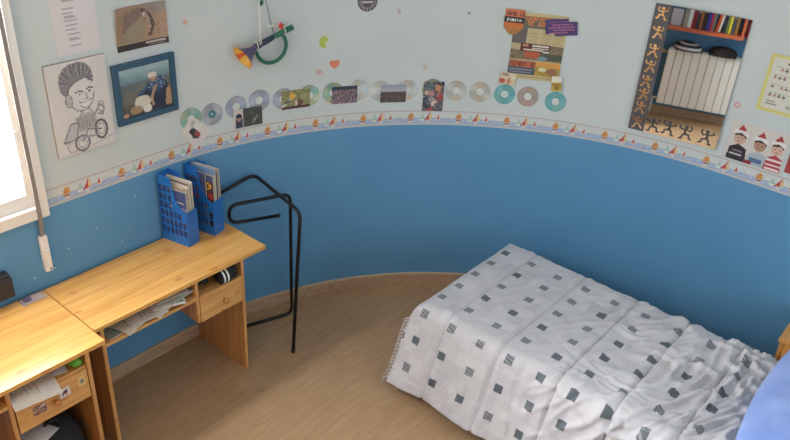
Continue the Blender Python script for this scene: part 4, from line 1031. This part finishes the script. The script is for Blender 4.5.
def bedspread():
    r_ = .075; fl = math.radians(23)
    drop = .502
    nu, nv = 260, 170
    a_min, a_max = XB0 + .07 - .445, XB1 + .02
    b_near, b_far = YN + .06 - drop, YF - .05 + .36
    vs, uvs = [], []
    for i in range(nu + 1):
        a = a_min + (a_max - a_min) * i / nu
        da = (XB0 + .07) - a
        for j in range(nv + 1):
            q = b_near + (b_far - b_near) * j / nv
            dn = (YN + .06) - q; df = q - (YF - .05)
            oa, za = prof(da, r_, math.radians(6)); on_, zn = prof(dn, r_, fl); of_, zf = prof(df, r_, math.radians(3))
            x = XB0 + .07 - oa
            if dn > df: y = (YN + .06) - on_
            else: y = (YF - .05) + of_
            zy = max(zn, zf, 0.0); zx = max(za, 0.0)
            z = ZBED - (zy ** 4 + zx ** 4) ** .25
            if zx > .12 and zy > .12:            # the free corner of the cloth folds in
                k = min(zx, zy) / .4; x += .07 * k * k; y += .035 * k * k * (1 if dn > df else -1)
            # wrinkles
            wx = max(0.0, min(1.0, (a - 1.75) / .8)); fade = max(0.0, min(1.0, (a - 2.66) / .1)); wx *= 1 - fade
            n1 = noise.noise((a * 5, q * 5, 2)) * .006
            ca, sa = math.cos(.95 + .5 * noise.noise((a * 1.5, q * 1.5, 3))), math.sin(.95 + .5 * noise.noise((a * 1.5, q * 1.5, 3)))
            n2 = abs(noise.noise(((a * ca + q * sa) * 3.2, (-a * sa + q * ca) * 13, 7)))
            n4 = abs(noise.noise(((a * sa * .5 + q * ca) * 4.5, (a * ca - q * sa * .5) * 17, 31)))
            n3 = noise.noise((a * 26, q * 4.5, 13)) * .0035 * (1 if zy > .03 else .35)
            hgt = n1 * (1 - fade) + n3 * (1 - fade) + (.12 * (1 - fade) + wx) * ((.024 * (1 - min(1, n2 * 2.6)) ** 2) + .015 * (1 - min(1, n4 * 2.6)) ** 2) + wx * .012 * noise.noise((a * 5, q * 5, 22)) + .004 * noise.noise((a * 14, q * 14, 5))
            sm = min(abs(a - s) for s in SEAMS)
            hgt -= .010 * math.exp(-(sm / .0065) ** 2); hgt += .004 * math.exp(-((sm - .03) / .02) ** 2)
            top = 1 if max(zx, zy) < .02 else 0
            if zy < .04 and zx < .04: z += hgt
            else:
                if dn > df: y -= hgt * 1.2
                else: y += hgt * .3
                if zx > .04: x -= hgt * .4
                z += hgt * .3
            if zy > .3 and dn > df:               # hem wave
                y -= .012 * math.sin(a * 13) * (zy - .3) / .12; z += .006 * math.sin(a * 9)
            vs.append((x, y, max(z, .012))); uvs.append((a, q))
    fs = []
    for i in range(nu):
        for j in range(nv):
            p = i * (nv + 1) + j; fs.append((p, p + nv + 1, p + nv + 2, p + 1))
    me = bpy.data.meshes.new('bedspread'); loc = Vector((2.1, -.95, .05))
    me.from_pydata([Vector(v) - loc for v in vs], [], fs)
    ul = me.uv_layers.new(name='UVMap'); li = np.empty(len(me.loops), int); me.loops.foreach_get('vertex_index', li)
    ul.data.foreach_set('uv', np.array(uvs)[li].ravel())
    for p in me.polygons: p.use_smooth = True
    o = link('bedspread', me, M_SPREAD); o.location = loc
    md = o.modifiers.new('thick', 'SOLIDIFY'); md.thickness = .005; md.offset = -1
    tag(o, 'silver grey quilted bedspread with dark grey squares draped over the bed', 'bedspread')
    # fringe hanging on the open foot corner
    b = BM()
    i0 = int((XB0 + .07 - (XB0 - .0) - a_min + XB0) / (a_max - a_min) * nu) if False else max(0, int((XB0 + .07 - .11 - a_min) / (a_max - a_min) * nu))
    for j in range(4, int(.40 / (b_far - b_near) * nv)):
        if j % 2: continue
        p = Vector(vs[i0 * (nv + 1) + j]) - loc
        le = .075 + .04 * abs(noise.noise((j * .9, 2, 1))); sw = noise.noise((j * .7, 5, 1)) * .012
        q3 = [p + Vector((.004, 0, 0)), p + Vector((-.026, -.008 + sw, -.3 * le)), p + Vector((-.038 + sw, -.014 + sw * 1.5, -le))]
        q3 = [Vector((v.x, v.y, max(v.z, .006 - loc.z))) for v in q3]
        tube(b, q3, [.0042, .0038, .0016], 6)
    obj('fringe', b, mat('fringe_yarn', (190, 186, 186), .9), o)
bedspread()

# blue pillow at the head of the bed
def pillow():
    b = BM(); n, m = 28, 44; lx, ly, hh = .44, .82, .085
    G = {}
    for sgn in (1, -1):
        for i in range(n + 1):
            for j in range(m + 1):
                u_, v_ = i / n * 2 - 1, j / m * 2 - 1
                if sgn == -1 and (i in (0, n) or j in (0, m)): G[(sgn, i, j)] = G[(1, i, j)]; continue
                t_ = ((1 - abs(u_) ** 2.6) * (1 - abs(v_) ** 3.0)) ** .5 if abs(u_) < 1 and abs(v_) < 1 else 0
                pin = 1 - .05 * (abs(u_) ** 2) * (1 - v_ * v_) - .0
                z = sgn * hh * t_ + .006 * noise.noise((u_ * 3, v_ * 5, 4 + sgn)) * t_
                x = u_ * lx / 2 - (.028 * (1 - v_ * v_) * (.5 - .5 * u_)); y = v_ * ly / 2 * (1 - .03 * (1 - u_ * u_))
                G[(sgn, i, j)] = b.verts.new((x, y, z))
    for sgn in (1, -1):
        for i in range(n):
            for j in range(m): b.faces.new((G[(sgn, i, j)], G[(sgn, i + 1, j)], G[(sgn, i + 1, j + 1)], G[(sgn, i, j + 1)]))
    return b
k = NT('pillow_cotton', .75, .25); k.b.inputs['Sheen Weight'].default_value = .3
tc = k.n('ShaderNodeTexCoord'); nz = k.n('ShaderNodeTexNoise', Scale=5.0, Detail=3.0); k.l(tc.outputs['Object'], nz.inputs['Vector'])
k.color(k.ramp([(.35, (126, 152, 214)), (.65, (150, 174, 228))], nz.outputs['Fac'])); k.bump(nz.outputs['Fac'], .4, .01)
o = obj('pillow', pillow(), k.m, smooth=True, recenter=False); o.location = (2.945, -.91, .618); o.rotation_euler = (0, math.radians(-4), math.radians(1))
tag(o, 'blue pillow lying at the head of the bed', 'pillow')

# wooden bedside cabinet in the gap between bed and wall
nt_ = thing('bedside_cabinet', 'pine bedside cabinet against the wall beside the blue pillow', 'cabinet', (2.85, -.205, 0))
def NN(name, *bx, bev=.003, m=None, parent=None):
    b = BM()
    for (x0, x1, y0, y1, z0, z1) in bx: box(b, x0 - 2.85, x1 - 2.85, y0 + .205, y1 + .205, z0, z1, bev)
    return obj(name, b, m or M_NIGHT, parent or nt_)
NN('cabinet_top', (2.642, 3.06, -.395, -.02, .535, .555))
NN('cabinet_body', (2.652, 2.67, -.385, -.025, 0, .535), (3.03, 3.048, -.385, -.025, 0, .535), (2.67, 3.03, -.043, -.025, .02, .535), (2.67, 3.03, -.385, -.043, .05, .068))
dr3 = NN('drawer', (2.673, 3.027, -.388, -.37, .36, .53)); NN('door', (2.673, 3.027, -.388, -.37, .055, .352))
b = BM(); lathe(b, [(.008, 0), (.007, .006), (.013, .014), (.004, .02)], frame_matrix((0, -.388 + .205, .445), (1, 0, 0), (0, 0, 1), (0, -1, 0)), 16, close=True); obj('knob', b, M_KNOB, dr3)

# ------------------------------------------------------------------ what the mirror shows: the wall behind the camera
rd = thing('radiator', 'white sectional radiator under the book shelf, seen in the mirror', 'radiator', (2.1, Y_N, 0))
for i in range(12):
    x = 1.60 + .08 * i - 2.1
    b = BM(); box(b, x + .002, x + .078, .03, .125, .14, .72, .008); box(b, x + .012, x + .068, .05, .11, .72, .732, .004)
    obj('section', b, M_RAD, rd)
b = BM(); tube(b, [(-.56, .075, .68), (-.50, .075, .68)], .014, 12); tube(b, [(-.56, .075, .66), (-.56, .075, .70)], .02, 12); obj('valve', b, mat('brass_valve', (196, 180, 140), .3, .6), rd)
b = BM(); tube(b, [(-.545, .075, .18), (-.50, .075, .18)], .012, 12); tube(b, [(-.545, .075, .0), (-.545, .075, .18)], .008, 10); obj('pipe', b, M_RAD, rd)
for x in (-.3, .3):
    b = BM(); box(b, x - .01, x + .01, .001, .05, .6, .63); obj('bracket', b, M_RAD, rd)
def cap_mesh(striped):
    b = BM(); seg = 36
    prof_ = [(.088, 0), (.092, .015), (.088, .04), (.07, .062), (.04, .074), (.006, .078)]
    lathe(b, prof_, None, seg, mfun=lambda k, i: (1 if (i % 2) else 0) if striped else 0)
    return b
def cap(name, lab, x, y, z, mats, striped):
    t = thing(name, lab, 'cap', (x, y, z), random.random()); t.scale = (1.5, 1.2, 1.0)
    obj('crown', cap_mesh(striped), mats, t)
    b = BM(); n = 14
    top_ = []; bot = []
    for i in range(n + 1):
        a = -1.0 + 2.0 * i / n
        top_.append([b.verts.new((rr * math.sin(a), -(rr * math.cos(a)) - ex_ , .008 - .01 * abs(a) * (k_))) for k_, (rr, ex_) in enumerate(((.088, 0), (.10, .05 * math.cos(a))))])
    for i in range(n): b.faces.new((top_[i][0], top_[i + 1][0], top_[i + 1][1], top_[i][1]))
    o = obj('visor', b, mats[0], t); md = o.modifiers.new('t', 'SOLIDIFY'); md.thickness = .003
M_NAVY = mat('navy_cloth', (40, 46, 66), .85); M_CLOTHW = mat('white_cloth', (216, 216, 214), .85); M_DKB = mat('dark_brown_cloth', (44, 36, 34), .9)
cap('striped_cap', 'navy and white striped cap on the radiator, seen in the mirror', 1.78, Y_N + .085, .734, [M_NAVY, M_CLOTHW], True)
cap('dark_cap', 'dark brown cap on the radiator, seen in the mirror', 2.12, Y_N + .085, .734, [M_DKB], False)
sh = thing('book_shelf', 'reddish wooden wall shelf full of books, seen in the mirror', 'shelf', (1.8, Y_N, .94))
b = BM(); box(b, -.28, .46, .001, .25, 0, .034, .002); obj('shelf_board', b, M_SHELFRED, sh)
b = BM(); box(b, .43, .455, .001, .25, .034, .36, .002); obj('end_panel', b, M_SHELFRED, sh)
gb = 'books on the shelf in the mirror'
def book(x, w, h, d, col, lab, lean=0.0):
    t = thing('book', lab, 'book', (x, Y_N + .03, .9745), 0, gb); t.rotation_euler = (0, lean, 0); t.location.z += .0035 if lean else 0
    h *= 1.12
    b = BM(); box(b, 0, w, 0, d, 0, h, .001); obj('cover', b, mat('book_cover', col, .5), t)
    b = BM(); box(b, .002, w - .002, .002, d - .004, h - .001, h + .0006); obj('pages', b, M_PAGES, t)
b = BM(); box(b, 1.555, 1.665, Y_N + .16, Y_N + .175, .9745, 1.135, .004); tag(obj('plaque', b, mat('silver_plaque', (196, 196, 206), .4)), 'silvery plaque standing at the shelf end, seen in the mirror', 'plaque')
book(1.675, .042, .19, .17, (150, 148, 140), 'grey binder next to the silvery plaque'); book(1.719, .034, .19, .17, (226, 228, 230), 'white binder on the shelf in the mirror')
for (x, w, h, col, lab) in ((1.756, .012, .175, (176, 40, 44), 'thin bright red book beside the white binder'), (1.771, .03, .155, (110, 36, 44), 'dark red book beside the thin bright red one'), (1.804, .026, .14, (60, 56, 60), 'black book beside the dark red one'),
                            (1.833, .018, .165, (186, 104, 48), 'orange brown book beside the black one'), (1.854, .04, .15, (52, 44, 42), 'thick dark brown book in the shelf middle'), (1.897, .032, .165, (60, 60, 150), 'blue book beside the thick dark brown one'), (1.931, .018, .172, (196, 40, 74), 'crimson book beside the blue one'),
                            (1.952, .022, .15, (120, 124, 116), 'grey book beside the crimson one'), (2.048, .03, .155, (40, 46, 66), 'dark blue book right of the leaning ones'), (2.081, .022, .165, (110, 130, 60), 'olive green book on the shelf'), (2.106, .02, .172, (226, 210, 56), 'bright yellow book on the shelf'), (2.129, .03, .14, (70, 76, 84), 'charcoal book beside the yellow one'), (2.163, .028, .17, (150, 110, 60), 'tan book against the shelf end panel')):
    book(x, w, h, .17, col, lab)
book(1.985, .022, .17, .16, (214, 88, 48), 'orange book leaning on the shelf', .12); book(2.012, .02, .17, .16, (226, 220, 206), 'white book leaning on the shelf', .1)
b = BM(); box(1 and b, 2.275, 2.30, Y_N + .03, Y_N + .2, .98, 1.3, .002); box(b, 2.27, 2.42, Y_N + .001, Y_N + .21, .955, .979, .002)
tag(obj('red_rack', b, mat('red_lacquer', (150, 36, 44), .4)), 'red rack on the wall past the shelf end, seen in the mirror', 'rack')
wd = thing('wardrobe', 'tall tan wooden wardrobe beside the white radiator, glimpsed in the mirror', 'wardrobe', (1.1, Y_N + .25, 0))
b = BM(); box(b, -.42, .42, -.249, .2, 0.0, 2.0, .004); obj('carcass', b, M_WARD, wd)
for x in (-.418, .004):
    b = BM(); box(b, x, x + .414, .2, .22, .06, 1.99, .004); dd = obj('door', b, M_WARD, wd)
    b = BM(); box(b, x + (.36 if x < 0 else .03), x + (.38 if x < 0 else .05), .22, .245, .95, 1.1, .004); obj('handle', b, M_STRAP, dd)

# paint chips on the blue wall
b = BM()
for (y, z) in ((-2.35, .80), (-2.47, .93), (-2.70, .81), (-2.80, .80), (-2.62, .88), (-2.25, 1.02)):
    q = [b.verts.new((.0008, y + .005 * math.cos(a) * (1 + .5 * math.sin(a * 3 + y * 50)), z + .004 * math.sin(a))) for a in np.linspace(0, 2 * PI, 8)[:-1]]; b.faces.new(q)
obj('paint_chips', b, mat('bare_plaster', (196, 206, 214), .8), wl)

# ------------------------------------------------------------------ light
def area(name, loc, rot, sx, sy, power, col):
    L = bpy.data.lights.new(name, 'AREA'); L.shape = 'RECTANGLE'; L.size = sx; L.size_y = sy; L.energy = power; L.color = col
    o = bpy.data.objects.new(name, L); COL.objects.link(o); o.location = loc; o.rotation_euler = rot; return o
area('daylight_window', (-.09, -3.36, 1.76), (0, math.radians(-76), 0), 1.16, 1.30, 196, (.965, .985, 1.03))
area('warm_fill', (X_E - .02, -2.6, 1.5), (0, math.radians(90), 0), 2.0, 1.6, 10, (1.0, .92, .8))  # added warm fill to brighten the left wall; no balcony opens here
area('low_cool_fill', (X_E - .02, -1.0, 1.0), (0, math.radians(72), 0), 0.6, 1.2, 15, (.82, .94, 1.0))  # added low fill to lift the blue right wall; the far wall has no door
w = bpy.data.worlds.new('sky'); SC.world = w; w.use_nodes = True
w.node_tree.nodes['Background'].inputs['Color'].default_value = (.92, .96, 1.0, 1)
w.node_tree.nodes['Background'].inputs['Strength'].default_value = 3.0

# ------------------------------------------------------------------ camera
cam = bpy.data.cameras.new('camera'); co_ = bpy.data.objects.new('camera', cam); COL.objects.link(co_)
cam.sensor_width = 36.0; cam.sensor_fit = 'HORIZONTAL'; cam.lens = 775.57 / 790 * 36.0; cam.clip_start = .05
co_.matrix_world = frame_matrix((3.05413, -4.03475, 2.89402), (.76045, .64697, .0561), (-.36291, .35174, .86289), (.53854, -.67654, .50227))
SC.camera = co_
vs = SC.view_settings; vs.view_transform = 'Standard'; vs.look = 'None'; vs.gamma = 1.0; vs.exposure = 0.0; vs.use_curve_mapping = False
